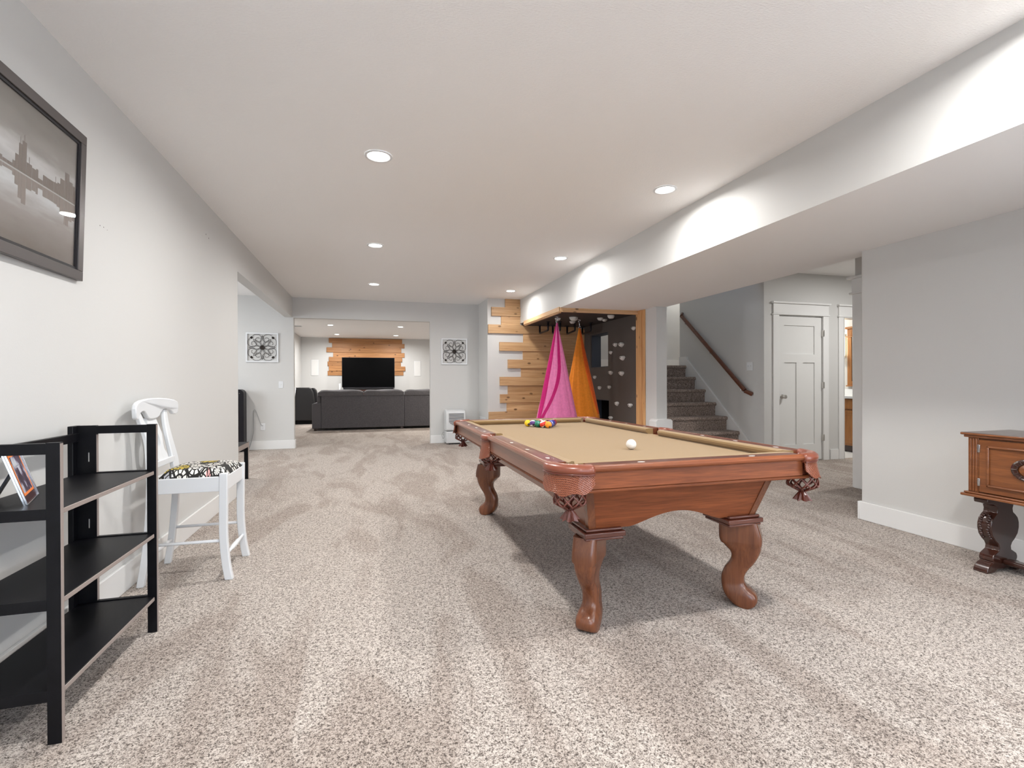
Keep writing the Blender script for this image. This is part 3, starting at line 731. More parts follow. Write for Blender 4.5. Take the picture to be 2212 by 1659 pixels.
# ---------------------------------------------------------------- framed skyline print
def framed_print():
    y0, y1, z0, z1 = 1.72, 2.727, 1.589, 2.25; xb, xt = -1.258, -1.238
    T = thing('framed_print', 'large pewter framed print of a hazy city skyline mirrored in water', 'picture', (XL+.012, (y0+y1)/2, z0))
    hgt = z1-z0; ang = math.atan2(xt-xb, hgt); Mx = Matrix.Translation((xb, 0, z0)) @ Matrix.Rotation(ang, 4, 'Y')
    def part(m, name, mats, **k): m.xf(Mx); return m.obj(name, mats, T, **k)
    w = .043; m = MB()
    def ring(m, ya, yb, za, zb, t, x0, x1):
        m.box(x0, x1, ya, yb, za, za+t); m.box(x0, x1, ya, yb, zb-t, zb); m.box(x0, x1, ya, ya+t, za+t, zb-t); m.box(x0, x1, yb-t, yb, za+t, zb-t)
    ring(m, y0, y1, 0, hgt, w, -.022, 0); part(m, 'frame', M_frame, bevel=.002)
    m = MB(); ring(m, y0+w, y1-w, w, hgt-w, .012, -.020, -.006); part(m, 'inner_lip', M_blackp)
    a, b_, c, d = y0+w, y1-w, w, hgt-w; H0 = c+(d-c)*.50
    mp_, nt, bs = newmat('print_sky'); tc = N(nt, 'ShaderNodeTexCoord'); sp = N(nt, 'ShaderNodeSeparateXYZ'); nt.links.new(tc.outputs['Generated'], sp.inputs[0])
    nz = N(nt, 'ShaderNodeTexNoise', Scale=2.5, Detail=4.0); mpn = coords(nt, (1, 1.5, 7)); nt.links.new(mpn.outputs[0], nz.inputs[0])
    g = math_n(nt, 'ADD', sp.outputs[2], math_n(nt, 'MULTIPLY', math_n(nt, 'SUBTRACT', nz.outputs[0], .5), .30))
    r = ramp(nt, g, [(0, (.13, .105, .09)), (.28, (.26, .235, .22)), (.42, (.52, .54, .55)), (.5, (.36, .36, .36)), (.60, (.50, .50, .50)), (.72, (.24, .225, .21)), (1, (.12, .105, .09))])
    nt.links.new(r.outputs[0], bs.inputs['Base Color']); bs.inputs['Roughness'].default_value = .5
    mt = pbr('print_towers', (.13, .10, .085), .5); mtr = pbr('print_reflections', (.20, .165, .145), .5)
    m = MB(); m.box(-.020, -.014, a, b_, c, d, 0); rnd = random.Random(5); y = a; xx = -.0136
    while y < b_-.01:
        ww = rnd.uniform(.012, .034); cl = .5+.5*math.cos((y-(a+.30*(b_-a)))*17); cl2 = math.exp(-((y-2.60)/.07)**2); hh = .012+.040*cl*rnd.random()+.115*cl2*rnd.uniform(.55, 1)+(.10*math.exp(-((y-2.30)/.03)**2))
        m.box(-.014, xx, y, y+ww*.94, H0, H0+hh, 1); m.box(-.014, xx, y, y+ww*.94, H0-hh*.92-.006, H0-.006, 2)
        if rnd.random() < .3: m.box(-.014, xx, y+ww*.4, y+ww*.5, H0+hh, H0+hh+.025, 1)
        y += ww
    part(m, 'print', [mp_, mt, mtr]); T.rotation_euler.z = math.radians(1.0)
    m = MB(); m.box(-.009, -.0085, a, b_, c, d); part(m, 'glass', M_glass)
framed_print()

# ---------------------------------------------------------------- white bar stool
def fabric_flower():
    m, nt, b = newmat('floral_cushion'); mp = coords(nt, (1, 1, 0)); L = nt.links
    v = N(nt, 'ShaderNodeTexVoronoi', Scale=12., Randomness=.75); L.new(mp.outputs[0], v.inputs[0])
    rings = math_n(nt, 'SINE', math_n(nt, 'MULTIPLY', v.outputs['Distance'], 17.))
    sub = N(nt, 'ShaderNodeVectorMath', operation='SUBTRACT'); L.new(mp.outputs[0], sub.inputs[0])
    sc = N(nt, 'ShaderNodeVectorMath', operation='SCALE'); sc.inputs['Scale'].default_value = 1.; L.new(v.outputs['Position'], sc.inputs[0]); L.new(sc.outputs[0], sub.inputs[1])
    sx = N(nt, 'ShaderNodeSeparateXYZ'); L.new(sub.outputs[0], sx.inputs[0]); at = math_n(nt, 'ARCTAN2', sx.outputs[1], sx.outputs[0])
    pet = math_n(nt, 'SINE', math_n(nt, 'MULTIPLY', at, 9.))
    a1 = math_n(nt, 'GREATER_THAN', math_n(nt, 'ABSOLUTE', rings), .42); a2 = math_n(nt, 'GREATER_THAN', pet, -.55)
    wn = N(nt, 'ShaderNodeTexWhiteNoise', noise_dimensions='3D'); L.new(v.outputs['Position'], wn.inputs[0])
    pal = ramp(nt, wn.outputs[0], [(0, (.80, .78, .72)), (.38, (.80, .78, .72)), (.50, (.62, .47, .06)), (.60, (.42, .42, .45)), (.68, (.82, .80, .76)), (.93, (.66, .36, .34))]); pal.color_ramp.interpolation = 'CONSTANT'
    k = math_n(nt, 'MULTIPLY', a1, a2)
    edge = N(nt, 'ShaderNodeTexVoronoi', Scale=12., Randomness=.75, feature='DISTANCE_TO_EDGE'); L.new(mp.outputs[0], edge.inputs[0])
    k = math_n(nt, 'MULTIPLY', k, math_n(nt, 'GREATER_THAN', edge.outputs[0], .045))
    L.new(mix(nt, k, (.012, .011, .010), pal.outputs[0]), b.inputs['Base Color']); b.inputs['Roughness'].default_value = .85; return m
def bar_stool():
    T = thing('bar_stool', 'white counter stool with carved back and black floral seat cushion', 'stool', (-.99, 3.373, 0))
    yc = 3.373
    def blade(path, wx, wy):   # rectangular section swept up a path of (x,y,z)
        rings = [[(x-wx/2, y-wy/2, z), (x+wx/2, y-wy/2, z), (x+wx/2, y+wy/2, z), (x-wx/2, y+wy/2, z)] for x, y, z in path]
        return MB().loft(rings)
    for s in (-1, 1):
        p = spline([(-.783, yc+s*.200, 0), (-.800, yc+s*.197, .10), (-.812, yc+s*.194, .25), (-.812, yc+s*.193, .42), (-.810, yc+s*.193, .607)], 5)
        blade(p, .042, .034).obj('leg', M_white, T, bevel=.004)
        p = spline([(-1.222, yc+s*.190, 0), (-1.196, yc+s*.188, .18), (-1.178, yc+s*.187, .40), (-1.172, yc+s*.187, .58)], 5)
        blade(p, .036, .034).obj('leg', M_white, T, bevel=.004)
        p = spline([(-1.172, yc+s*.176, .57), (-1.180, yc+s*.165, .66), (-1.200, yc+s*.143, .79), (-1.222, yc+s*.158, .88), (-1.240, yc+s*.186, .962)], 6)
        rings = []
        for x, y, z in p:
            w_ = (.088 if z < .66 else .088-.020*(z-.66)/.13 if z < .79 else .068-.026*(z-.79)/.17)/2; rings.append([(x-.012, y-w_, z), (x+.012, y-w_, z), (x+.012, y+w_, z), (x-.012, y+w_, z)])
        MB().loft(rings).obj('back_post', M_white, T, bevel=.005)
    # aprons
    m = MB(); m.box(-1.17, -.815, yc-.204, yc-.182, .505, .588); m.box(-1.15, -.815, yc+.182, yc+.204, .505, .588); m.box(-.816, -.796, yc-.19, yc+.19, .505, .588); m.box(-1.185, -1.165, yc-.18, yc+.18, .505, .588)
    m.obj('apron', M_white, T, bevel=.003)
    # cushion
    nx, ny = 14, 14; rings = []; x0, x1, y0, y1 = -1.135, -.800, yc-.183, yc+.183
    m = MB(); vs = []; fs = []
    for i in range(nx+1):
        for j in range(ny+1):
            u, v = i/nx, j/ny; e = (1-(2*u-1)**6)*(1-(2*v-1)**6); vs.append((x0+(x1-x0)*u, y0+(y1-y0)*v, .592+.046*max(0, e)**.35))
    for i in range(nx):
        for j in range(ny): a = i*(ny+1)+j; fs.append((a, a+ny+1, a+ny+2, a+1))
    k = len(vs); vs += [(x, y, .574) for x, y, z in vs]
    fs += [tuple(i+k for i in f)[::-1] for f in fs[:]]
    per = [(i, 0) for i in range(nx+1)]+[(nx, j) for j in range(1, ny+1)]+[(i, ny) for i in range(nx-1, -1, -1)]+[(0, j) for j in range(ny-1, 0, -1)]
    for q in range(len(per)):
        a = per[q][0]*(ny+1)+per[q][1]; b = per[(q+1) % len(per)][0]*(ny+1)+per[(q+1) % len(per)][1]; fs.append((a, b, b+k, a+k))
    m.add(vs, fs); m.obj('seat_cushion', fabric_flower(), T, smooth='full')
    # stretchers
    def turned(a, b):
        a, b = Vector(a), Vector(b); n = 24; rs = []; pth = []
        for i in range(n+1):
            t = i/n; pth.append(a.lerp(b, t)); rs.append(.0085+.006*math.exp(-((t-.5)/.22)**2)+(.003 if i in (8, 16) else 0))
        return MB().tube(pth, rs, 12)
    turned((-.800, yc-.19, .140), (-.800, yc+.19, .140)).obj('stretcher', M_white, T, smooth='full')
    turned((-1.198, yc-.18, .150), (-1.198, yc+.18, .150)).obj('stretcher', M_white, T, smooth='full')
    for s in (-1, 1): MB().tube([(-.812, yc+s*.195, .222), (-1.19, yc+s*.188, .222)], .009, 10).obj('stretcher', M_white, T, smooth='full')
    # crest rail: scalloped yoke, curved backwards
    top = [(-.300, .960), (-.302, .985), (-.290, 1.005), (-.255, 1.018), (-.18, 1.028), (-.08, 1.034), (0, 1.035), (.08, 1.034), (.18, 1.028), (.255, 1.018), (.290, 1.005), (.302, .985), (.300, .960)]
    bot = [(.293, .935), (.272, .925), (.245, .928), (.232, .945), (.205, .958), (.165, .966), (.128, .962), (.100, .945), (.080, .925), (.050, .915), (0, .912)]
    bot = bot+[(-a, b) for a, b in bot[-2::-1]]
    pts = top+bot; m = MB()
    f = lambda u: .030*(u/.3)**2
    n = len(pts); vs = [(-1.236+f(u)+.012, yc+u, z) for u, z in pts]+[(-1.236+f(u)-.012, yc+u, z) for u, z in pts]
    m.add(vs, [tuple(range(n)), tuple(range(2*n-1, n-1, -1))]+[(i, (i+1) % n, n+(i+1) % n, n+i) for i in range(n)])
    m.obj('crest_rail', M_white, T, bevel=.006, seg=3)
    # lower back rail
    m = MB(); m.box(-1.188, -1.166, yc-.15, yc+.15, .640, .676); m.obj('lower_rail', M_white, T, bevel=.003)
    # pierced splat
    out = [(.075, .665), (.070, .70), (.052, .73), (.060, .77), (.080, .82), (.076, .86), (.060, .92)]
    side = spline(out, 5)
    m = MB(); hole = lambda z: .030*math.sqrt(max(0, 1-((z-.800)/.055)**2))
    for s in (-1, 1):
        ring = []
        for (w_, z) in side:
            xo = -1.180-(z-.665)*.26; wi = max(.0005, hole(z)); ring.append([(xo-.008, yc+s*wi, z), (xo+.008, yc+s*wi, z), (xo+.008, yc+s*w_, z), (xo-.008, yc+s*w_, z)])
        m.loft(ring)
    m.obj('back_splat', M_white, T)
bar_stool()

# ---------------------------------------------------------------- sideboard on the right
def sideboard():
    T = thing('sideboard', 'antique carved walnut sideboard on urn shaped trestle legs', 'sideboard', (3.60, 1.35, 0))
    xf, xb, y1, y0 = 3.40, 3.80, 2.085, .60
    m = MB()   # moulded top, tapering shadow moulding under it
    m.box(xf-.022, xb+.01, y0-.03, y1+.030, .800, .815); m.mi[-1] = 1; m.box(xf-.012, xb, y0-.02, y1+.018, .786, .800); m.obj('top', [M_sbX, M_sbTop], T, bevel=.005, seg=3)
    m = MB(); m.box(xf+.012, xb, y0, y1-.004, .468, .786); m.box(xf, xb, y1-.052, y1, .468, .786)
    for k in range(3): m.box(xf-.005, xf+.002, y1-.046+k*.014, y1-.038+k*.014, .472, .782)
    m.obj('case', M_sbX, T, bevel=.002)
    m = MB(); m.box(xf-.022, xb+.01, y0-.03, y1+.030, .440, .456); m.box(xf-.012, xb, y0-.02, y1+.018, .456, .468); m.obj('base_moulding', M_sbX, T, bevel=.005, seg=3)
    for (ya, yb) in ((1.475, 2.030), (.655, 1.21)):
        m = MB(); m.box(xf-.002, xf+.012, ya, yb, .474, .778); d = m.obj('door', M_sbX, T, bevel=.001)
        m = MB(); i = .040; z0, z1 = .474+.035, .778-.034
        for (a, b, c, e) in ((ya+i, yb-i, z0, z0+.012), (ya+i, yb-i, z1-.012, z1), (ya+i, ya+i+.012, z0, z1), (yb-i-.012, yb-i, z0, z1)): m.box(xf-.012, xf-.001, a, b, c, e)
        m.obj('panel_moulding', M_sbX, d, bevel=.004)
        m = MB(); cy = (ya+yb)/2+.05 if ya > 1 else (ya+yb)/2; cz = .632
        prof = [(.060, 0), (.060, .007), (.052, .012), (.044, .009), (.034, .009)]
        m.lathe([(r, h) for r, h in prof], (0, 0, 0), 40, cap=False)
        for q in range(12):
            a = 2*PI*q/12; m.tube([(.036*math.cos(a), .036*math.sin(a), .010), (.056*math.cos(a), .056*math.sin(a), .011)], .003, 6)
        m.v = [(xf-.002-z*1.1, cy+x*1.25, cz+y_*1.0) for x, y_, z in m.v]; m.obj('medallion', M_sbD, d, smooth=True)
        m = MB(); m.lathe([(.033, .0), (.033, .006), (.020, .012), (.002, .015)], (0, 0, 0), 30); m.v = [(xf-.002-z, cy+x*1.25, cz+y_) for x, y_, z in m.v]; m.obj('medallion_boss', M_sbX, d, smooth=True)
        for z in (.725, .530):
            m = MB(); ys = yb if ya > 1 else ya; m.box(xf-.007, xf-.001, ys-.006, ys+.006, z-.022, z+.022); m.obj('hinge', M_steel, d, bevel=.001)
    # urn shaped trestle legs: silhouette cut along x, thick along y
    half = [(.062, .440), (.175, .440), (.185, .425), (.180, .405), (.120, .398), (.090, .385), (.080, .365), (.085, .345), (.110, .330), (.135, .310), (.148, .280), (.148, .250), (.135, .215), (.105, .185), (.075, .165), (.062, .145), (.066, .125), (.095, .112), (.120, .100), (.130, .082), (.128, .066), (.120, .060), (.150, .050), (.178, .030), (.190, .010), (.190, 0), (.110, 0), (.085, .018)]
    xc = 3.575
    for yc in (2.040, .66):
        pts = [(xc-a*.80, z) for a, z in half]+[(xc+a*.80, z) for a, z in half[::-1]]
        m = MB(); m.prism(pts, 'y', yc-.036, yc+.036); leg = m.obj('leg', M_sbD, T, bevel=.006, seg=3)
        m = MB(); rnd = random.Random(3)     # carved leaves on the bowl of the urn
        for k in range(22):
            t = (k % 11)/10; a = math.radians(150+t*62); xx = xc-.148*abs(math.cos(a))-.001; zz = .262+.085*math.sin(math.radians(-50+t*100)); yy = yc+(-.018 if k < 11 else .018)+rnd.uniform(-.005, .005)
            xx = xc-.80*(.148-.05*abs((zz-.262)/.085)**2.2)
            m.lathe([(.001, -.010), (.008, -.004), (.009, .003), (.001, .011)], (xx, yy, zz), 8, axis='z')
        m.obj('carving', M_sbD, leg, smooth='full')
    m = MB(); m.box(xc-.03, xc+.03, .70, 2.003, .045, .075); m.obj('stretcher', M_sbD, T, bevel=.01, seg=3)
    pts = [(1.955, .815), (1.955, .822), (1.930, .823), (1.905, .832), (1.880, .850), (1.840, .862), (1.78, .880), (1.60, .905), (1.35, .93), (1.10, .905), (.92, .88), (.86, .862), (.82, .85), (.795, .832), (.77, .823), (.745, .822), (.745, .815)]
    m = MB(); m.prism(pts, 'x', xb-.035, xb-.015); m.obj('back_crest', M_sbTop, T, bevel=.003)
sideboard()
# ---------------------------------------------------------------- play nook: cedar boards, climbing wall, trims
def cedar_wall():
    xs = [2.286, 2.036, 2.212, 1.975, 2.619, 2.177, 2.61, 2.33, 2.574, 2.182, 2.388-.058, 2.185, 2.308, 1.98, 2.33, 2.10, 2.28]
    m = MB(); z = H
    for i, x in enumerate(xs):
        hgt = .153 if i < 16 else z-.0
        t = .020 if i % 2 == 0 else .040; z0 = max(0.0, z-.153)
        if z0 < z:
            x1 = 3.70 if z < ZS+.05 else XS-.001
            zt = min(z, ZS-.03) if x1 > 3 and z > ZS-.03 else z
            if i == 2: m.box(x, XS-.001, YP-t, YP-.0015, z0, z)      # still beside the soffit
            elif z > ZS-.03 and z0 < ZS-.03:
                m.box(x, XS-.001, YP-t, YP-.0015, z0, z); m.box(XS-.001, 3.70, YP-t, YP-.0015, z0, 2.10)
            else: m.box(x, x1, YP-t, YP-.0015, z0, z)
        z -= .153
        if z <= 0: break
    o = m.obj('cedar_cladding', M_cedar, None, bevel=.002)
    tag(o, 'staggered cedar boards with ragged left ends behind the hanging swings', 'wall cladding')
cedar_wall()
tag(box('corner_board', (3.705, 3.798, YP-.03, YP, 0, 2.10), M_pineZ, None, .002), 'upright pine board between the cedar boards and the dark climbing wall', 'board')
# dark nook ceiling and its pine edging
struct(box('ceiling_nook', (XS+.035, XR-.001, 6.575, YP-.001, 2.128, ZS), M_navy))
m = MB(); m.box(XS-.012, XR, 6.535, 6.575, 2.112, ZS+.006); struct(m.obj('trim_5', M_pineX, bevel=.002))
m = MB(); m.box(XS-.014, XS+.0, 6.535, 8.22, 2.118, ZS+.012); m.box(XS, XS+.035, 6.575, 8.22, 2.100, ZS+.004); struct(m.obj('trim_6', M_pineY, bevel=.002))
m = MB(); m.box(XR-.030, XR-.001, 6.44, 6.595, 0, ZS-.001); m.box(XR-.018, XR-.001, 6.372, 6.44, 0, ZS-.001); o = m.obj('pine_post', M_pineZ, None, bevel=.002)
tag(o, 'knotty pine post framing the near edge of the climbing wall', 'post')
m = MB()   # climbing board with the two holes
for b in ((6.60, 7.484, 0, 2.128), (7.484, WY0, CZ1, 2.128), (WY0, WY1, CZ1, WZ0), (8.15, 8.19, 0, CZ1), (WY0, WY1, WZ1, 2.128), (8.19, YP-.001, 0, 2.128)):
    m.box(XR-.022, XR-.001, *b)
tag(m.obj('climbing_wall', M_climb), 'dark brown climbing wall with a square window hole and a crawl hole', 'climbing wall')
m = MB()   # painted reveals of the holes
m.box(XR-.001, XR2+.01, WY1-.012, WY1, WZ0, WZ1); m.box(XR-.001, XR2+.01, WY0, WY1, WZ1-.012, WZ1); m.box(XR-.001, XR2+.01, WY0, WY1, WZ0, WZ0+.010); m.box(XR-.001, XR2+.01, WY0, WY0+.012, WZ0, WZ1)
m.box(XR-.001, XR2, CY1-.012, CY1, 0, CZ1); m.box(XR-.001, XR2, CY0, CY1, CZ1-.012, CZ1); m.box(XR-.001, XR2, CY0, CY0+.012, 0, CZ1)
struct(m.obj('trim_7', pbr('reveal_navy', (.030, .038, .055), .6)))
# box tunnel behind the crawl hole
m = MB(); m.box(XR2, 4.75, 7.40, 7.42, 0, 1.0); m.box(XR2, 4.75, 8.17, 8.19, 0, 1.0); m.box(4.73, 4.75, 7.42, 8.17, 0, 1.0); m.box(XR2, 4.75, 7.40, 8.19, 1.0, 1.02)
struct(m.obj('wall_tunnel', M_dark))

def hold_mesh(seed, w, h, d):
    rnd = random.Random(seed); m = MB(); n = 16; rings = []
    shp = [1+rnd.uniform(-.10, .10) for _ in range(n)]
    for (k, dd) in ((1.0, 0), (1.0, .25), (.86, .62), (.62, .92), (.25, 1.0)):
        ring = []
        for i in range(n):
            a = 2*PI*i/n; c, s_ = math.cos(a), math.sin(a)
            y = w/2*c*(1-.38*max(0, -s_))*shp[i]; z = h/2*(s_ if s_ < 0 else s_*.62)*shp[i]+(1-k)*h*.12
            ring.append((-d*dd, y*k, z*k))
        rings.append(ring)
    m.loft(rings); return m
def bolt_mesh(d):
    m = MB(); m.lathe([(.0085, d), (.0085, d+.003), (.005, d+.0035), (.005, d+.001), (.0005, d+.001)], (0, 0, 0), 14, axis='x'); m.v = [(-x, y, z) for x, y, z in m.v]; return m
def hold(x, y, z, s, seed, label, ceil=False):
    w, h, d = .115*s, .085*s, .045*s
    T = thing('climbing_hold', label, 'climbing hold', (x, y, z), 'climbing holds on the nook ceiling' if ceil else 'climbing holds on the dark climbing wall')
    rot = Matrix.Rotation(PI/2, 4, 'Y') @ Matrix.Rotation(-PI/2, 4, 'X') if ceil else Matrix.Identity(4)
    if ceil: rot = Matrix(((0, 1, 0, 0), (0, 0, 1, 0), (1, 0, 0, 0), (0, 0, 0, 1)))
    hold_mesh(seed, w, h, d).xf(rot).obj('grip', M_hold, T, smooth=True, local=True, ang=50)
    bolt_mesh(d).xf(rot).obj('bolt', M_blackp, T, smooth=True, local=True)
xw = XR-.022
for k, (y, z, s, lb) in enumerate([(6.66, 1.93, .85, 'pale grey climbing hold high up beside the pine post'), (7.236, 1.725, .95, 'pale grey climbing hold right of the window hole, left one of the high pair'),
        (7.029, 1.713, 1.15, 'wide pale grey climbing hold, right one of the high pair'), (7.40, 1.61, .8, 'small pale grey climbing hold at the right edge of the window hole'),
        (6.998, 1.501, 1.15, 'large rounded pale grey climbing hold below the high pair'), (7.399, 1.277, 1.0, 'pale grey climbing hold just below the window hole, on its right'),
        (7.029, 1.262, 1.1, 'pale grey climbing hold level with the window sill, nearer the post'), (8.0, 1.212, .9, 'pale grey climbing hold under the left side of the window hole'),
        (7.812, 1.026, .9, 'pale grey climbing hold in the middle left, lower of two near the orange swing'), (7.452, 1.039, .85, 'pale grey climbing hold halfway between window hole and crawl hole'),
        (7.186, .779, .95, 'pale grey climbing hold beside the top of the crawl hole'), (6.76, .769, .95, 'pale grey climbing hold low down near the pine post'),
        (7.404, .535, .9, 'pale grey climbing hold beside the crawl hole, just above the table rail')]):
    hold(xw, y, z, s, k, lb)
for k, (x, y, s, lb) in enumerate([(2.835, 7.312, .85, 'grey ceiling hold right beside the pink swing hook'), (3.036, 7.148, 1.25, 'largest grey ceiling hold, between the two swing hooks'),
        (3.219, 7.637, .9, 'small grey ceiling hold behind the largest ceiling hold'), (3.475, 7.121, .95, 'left one of the two touching grey ceiling holds'),
        (3.616, 7.26, .85, 'right one of the two touching grey ceiling holds'), (3.501, 6.812, 1.1, 'grey ceiling hold nearest the pine trim')]):
    hold(x, y, 2.128, s, 40+k, lb, True)

# black U shaped hand bars under the nook ceiling
def hand_bar(x0, x1, y0, y1, label):
    T = thing('hand_bar', label, 'hand bar', ((x0+x1)/2, (y0+y1)/2, 2.128), 'black pipe hand bars under the nook ceiling'); zt, zb = 2.128, 1.985
    p = [(x0, y0, zt-.004), (x0, y0, zb+.03), (x0+(x1-x0)*.015, y0+(y1-y0)*.015, zb+.008), (x0+(x1-x0)*.05, y0+(y1-y0)*.05, zb), (x1-(x1-x0)*.05, y1-(y1-y0)*.05, zb), (x1-(x1-x0)*.015, y1-(y1-y0)*.015, zb+.008), (x1, y1, zb+.03), (x1, y1, zt-.004)]
    MB().tube(p, .016, 12).obj('pipe', M_blackp, T, smooth='full')
    for x, y in ((x0, y0), (x1, y1)):
        m = MB(); m.lathe([(.038, zt-.001), (.038, zt-.007), (.020, zt-.010), (.018, zt-.022), (.0135, zt-.022)], (x, y, 0), 20); m.obj('floor_flange' if 0 else 'flange', M_blackp, T, smooth=True)
for a in ((2.882, 2.844, 8.314, 7.783, 'leftmost black pipe hand bar'), (3.105, 3.039, 8.257, 7.733, 'black pipe hand bar passing behind the pink swing'), (3.395, 3.304, 8.30, 7.73, 'black pipe hand bar just left of the orange swing'), (3.675, 3.589, 8.261, 7.724, 'rightmost black pipe hand bar, beside the climbing wall')):
    hand_bar(a[0], a[1], a[2], a[3], a[4])

# hanging pod swings
def swing(name, label, x, y, ztop, zc, w, mats, pink):
    T = thing(name, label, 'swing', (x, y, 2.128), 'hanging pod swings in the nook')
    # anchor plate, eye and carabiner
    m = MB(); m.box(x-.035, x+.035, y-.012, y+.012, 2.123, 2.1275); m.obj('anchor_plate', M_steel, T, bevel=.001)
    def link(zt, zb, wd, r, turn):
        pts = []; n = 20
        for i in range(n):
            a = 2*PI*i/n; u, v = wd*math.cos(a), (zt+zb)/2+(zt-zb)/2*math.sin(a); pts.append((x+(u if not turn else u*.3), y+(0 if not turn else u), v))
        return MB().tube(pts, r, 8, closed=True)
    link(2.124, 2.085, .015, .004, False).obj('eye', M_steel, T, smooth='full')
    link(2.098, 2.020, .013, .0045, not pink).obj('carabiner', M_steel, T, smooth='full')
    if not pink: link(2.030, 1.985, .012, .004, False).obj('carabiner', M_steel, T, smooth='full')
    zt = ztop; n = 72
    def rad(t):     # t 0 top .. 1 widest, then closes into the seat pocket
        return .012+(w-.012)*t**1.02
    def ringat(z, rr, off=0, squash=.38):
        ring = []
        for i in range(n):
            a = 2*PI*i/n; f = 1+.030*math.sin(a*11+z*2)*min(1, rr/.1)+.018*math.sin(a*23+1.3+z*5)*min(1, rr/.1); ring.append((x+off+rr*f*math.cos(a), y+rr*squash*f*math.sin(a), z))
        return ring
    rings = []; zw = .56
    for k in range(22):
        t = k/21; rings.append(ringat(zt+(zw-zt)*t, rad(t), (.022 if not pink else 0)*t))
    for k in range(1, 9):
        a = k/8*PI/2; rings.append(ringat(zw-.20*math.sin(a), max(.01, w*math.cos(a)**.6), (.022 if not pink else 0)))
    m = MB(); m.loft(rings); body = m.obj('fabric', mats[0], T, smooth='full')
    # folded opening edge and the darker inner cloth that shows beside it
    def band(a_f, w_f, lift, name, mat, t0=.0, t1=1.):
        m = MB(); rr = []; K = 40
        for k in range(K+1):
            t = t0+(t1-t0)*k/K; z = zt+(zw-zt)*t; R_ = rad(t)*(1.045)+lift; a = math.radians(a_f(t)); da = math.radians(w_f(t)); ring = []
            for q in range(7):
                aa = a-da+2*da*q/6; ring.append((x+(.022 if not pink else 0)*t+R_*math.cos(aa), y+R_*.38*math.sin(aa), z))
            for q in range(6, -1, -1):
                aa = a-da+2*da*q/6; ring.append((x+(.022 if not pink else 0)*t+(R_-.006)*math.cos(aa), y+(R_-.006)*.38*math.sin(aa), z))
            rr.append(ring)
        m.loft(rr); m.obj(name, mat, T, smooth=True, ang=50)
    if pink:
        band(lambda t: 278-8*t-72*max(0, t-.45)**1.5*2.0, lambda t: 15-9.5*min(1, t*1.3), .003, 'opening_hem', mats[1])
        band(lambda t: 205-6*t, lambda t: 26*(1-t)**.6+5, .001, 'inner_cloth', mats[1], .03, 1)
    else:
        band(lambda t: 315+14*t, lambda t: 38*(1-t)**.8+3, .002, 'folded_edge', mats[1], .0, .97)
swing('pink_swing', 'pink fabric pod swing with a magenta hem hanging on the left', 2.746, 7.12, 2.030, .6, .325, (M_pink, M_mag), True)
swing('orange_swing', 'orange fabric pod swing hanging beside the climbing wall', 3.240, 7.40, 1.992, .6, .325, (M_orange, M_redor), False)

# ---------------------------------------------------------------- handrail, switches, outlets, vents
def handrail():
    T = thing('handrail', 'dark varnished wooden handrail slanting down the staircase wall', 'handrail', (5.10, 5.9, .95))
    xc = 5.105; prof = [(-.022, -.024), (.022, -.024), (.026, 0), (.022, .018), (.010, .026), (-.010, .026), (-.022, .018), (-.026, 0)]
    a, b = Vector((xc, 5.865, .995)), Vector((xc, 7.345, 2.235)); d = (b-a).normalized(); up = Vector((1, 0, 0)).cross(d)*1.0
    if up.z < 0: up = -up
    rings = [[tuple(p+Vector((1, 0, 0))*u+up*v) for u, v in prof] for p in (a, b)]
    m = MB(); m.loft(rings); m.obj('rail', M_rail, T, bevel=.003)
    for p, s in ((a, -1), (b, 1)):    # returns mitred back to the wall
        q = p+d*(s*.02); q2 = Vector((5.168, p.y+s*.075, p.z+s*.055))
        r0 = [tuple(q+Vector((0, 1, 0))*0+Vector((1, 0, 0))*u+up*v) for u, v in prof]
        dirv = (q2-q).normalized(); sd = dirv.cross(up).normalized(); r1 = [tuple(q2-sd*u*1.0*(1)+up*v) for u, v in prof]
        m = MB(); m.loft([r0, r1]); m.obj('rail_return', M_rail, T, bevel=.003)
    for t in (.04, .5, .93):
        p = a.lerp(b, t)-up*.028; m = MB(); m.tube([(p.x, p.y, p.z+.004), (p.x, p.y, p.z-.025), (p.x+.03, p.y, p.z-.045), (5.166, p.y, p.z-.045)], .006, 8); m.lathe([(.025, 5.169), (.025, 5.165), (.008, 5.160)], (0, p.y, p.z-.045), 16, axis='x'); m.obj('bracket', M_steel, T, smooth=True)
handrail()

def plate(name, label, cat, face, c, w, h, kind):
    """wall plate on the face 'y' (facing -y) or 'x' (facing -x); c = centre on the wall plane"""
    T = thing(name, label, cat, c)
    def put(m, nm, mat, **k):
        if face == 'x': m.v = [(y, -x, z) for x, y, z in m.v]
        return m.obj(nm, mat, T, local=True, **k)
    m = MB(); m.box(-w/2, w/2, -.006, -.0005, -h/2, h/2); put(m, 'cover_plate', M_white, bevel=.002)
    if kind == 'outlet':
        for z in (.020, -.020):
            m = MB(); m.box(-.016, .016, -.0075, -.006, z-.014, z+.014)
            for xx in (-.006, .006): m.box(xx-.001, xx+.001, -.0078, -.0074, z-.001, z+.008, 1)
            m.box(-.002, .002, -.0078, -.0074, z-.010, z-.006, 1); put(m, 'socket', [M_white, M_blackp])
    else:
        for i in range(kind):
            xx = (i-(kind-1)/2)*.046; m = MB(); m.box(xx-.006, xx+.006, -.008, -.006, -.014, .014); m.box(xx-.004, xx+.004, -.018, -.007, .001, .009); put(m, 'toggle', M_white, bevel=.001)
    return T
plate('light_switch', 'single light switch on the wall left of the television room opening', 'light switch', 'y', (-1.473, YB, 1.095), .072, .118, 1)
plate('power_outlet', 'double power outlet low on the wall near the black tower', 'power outlet', 'y', (-1.756, YB, .384), .074, .118, 'outlet')
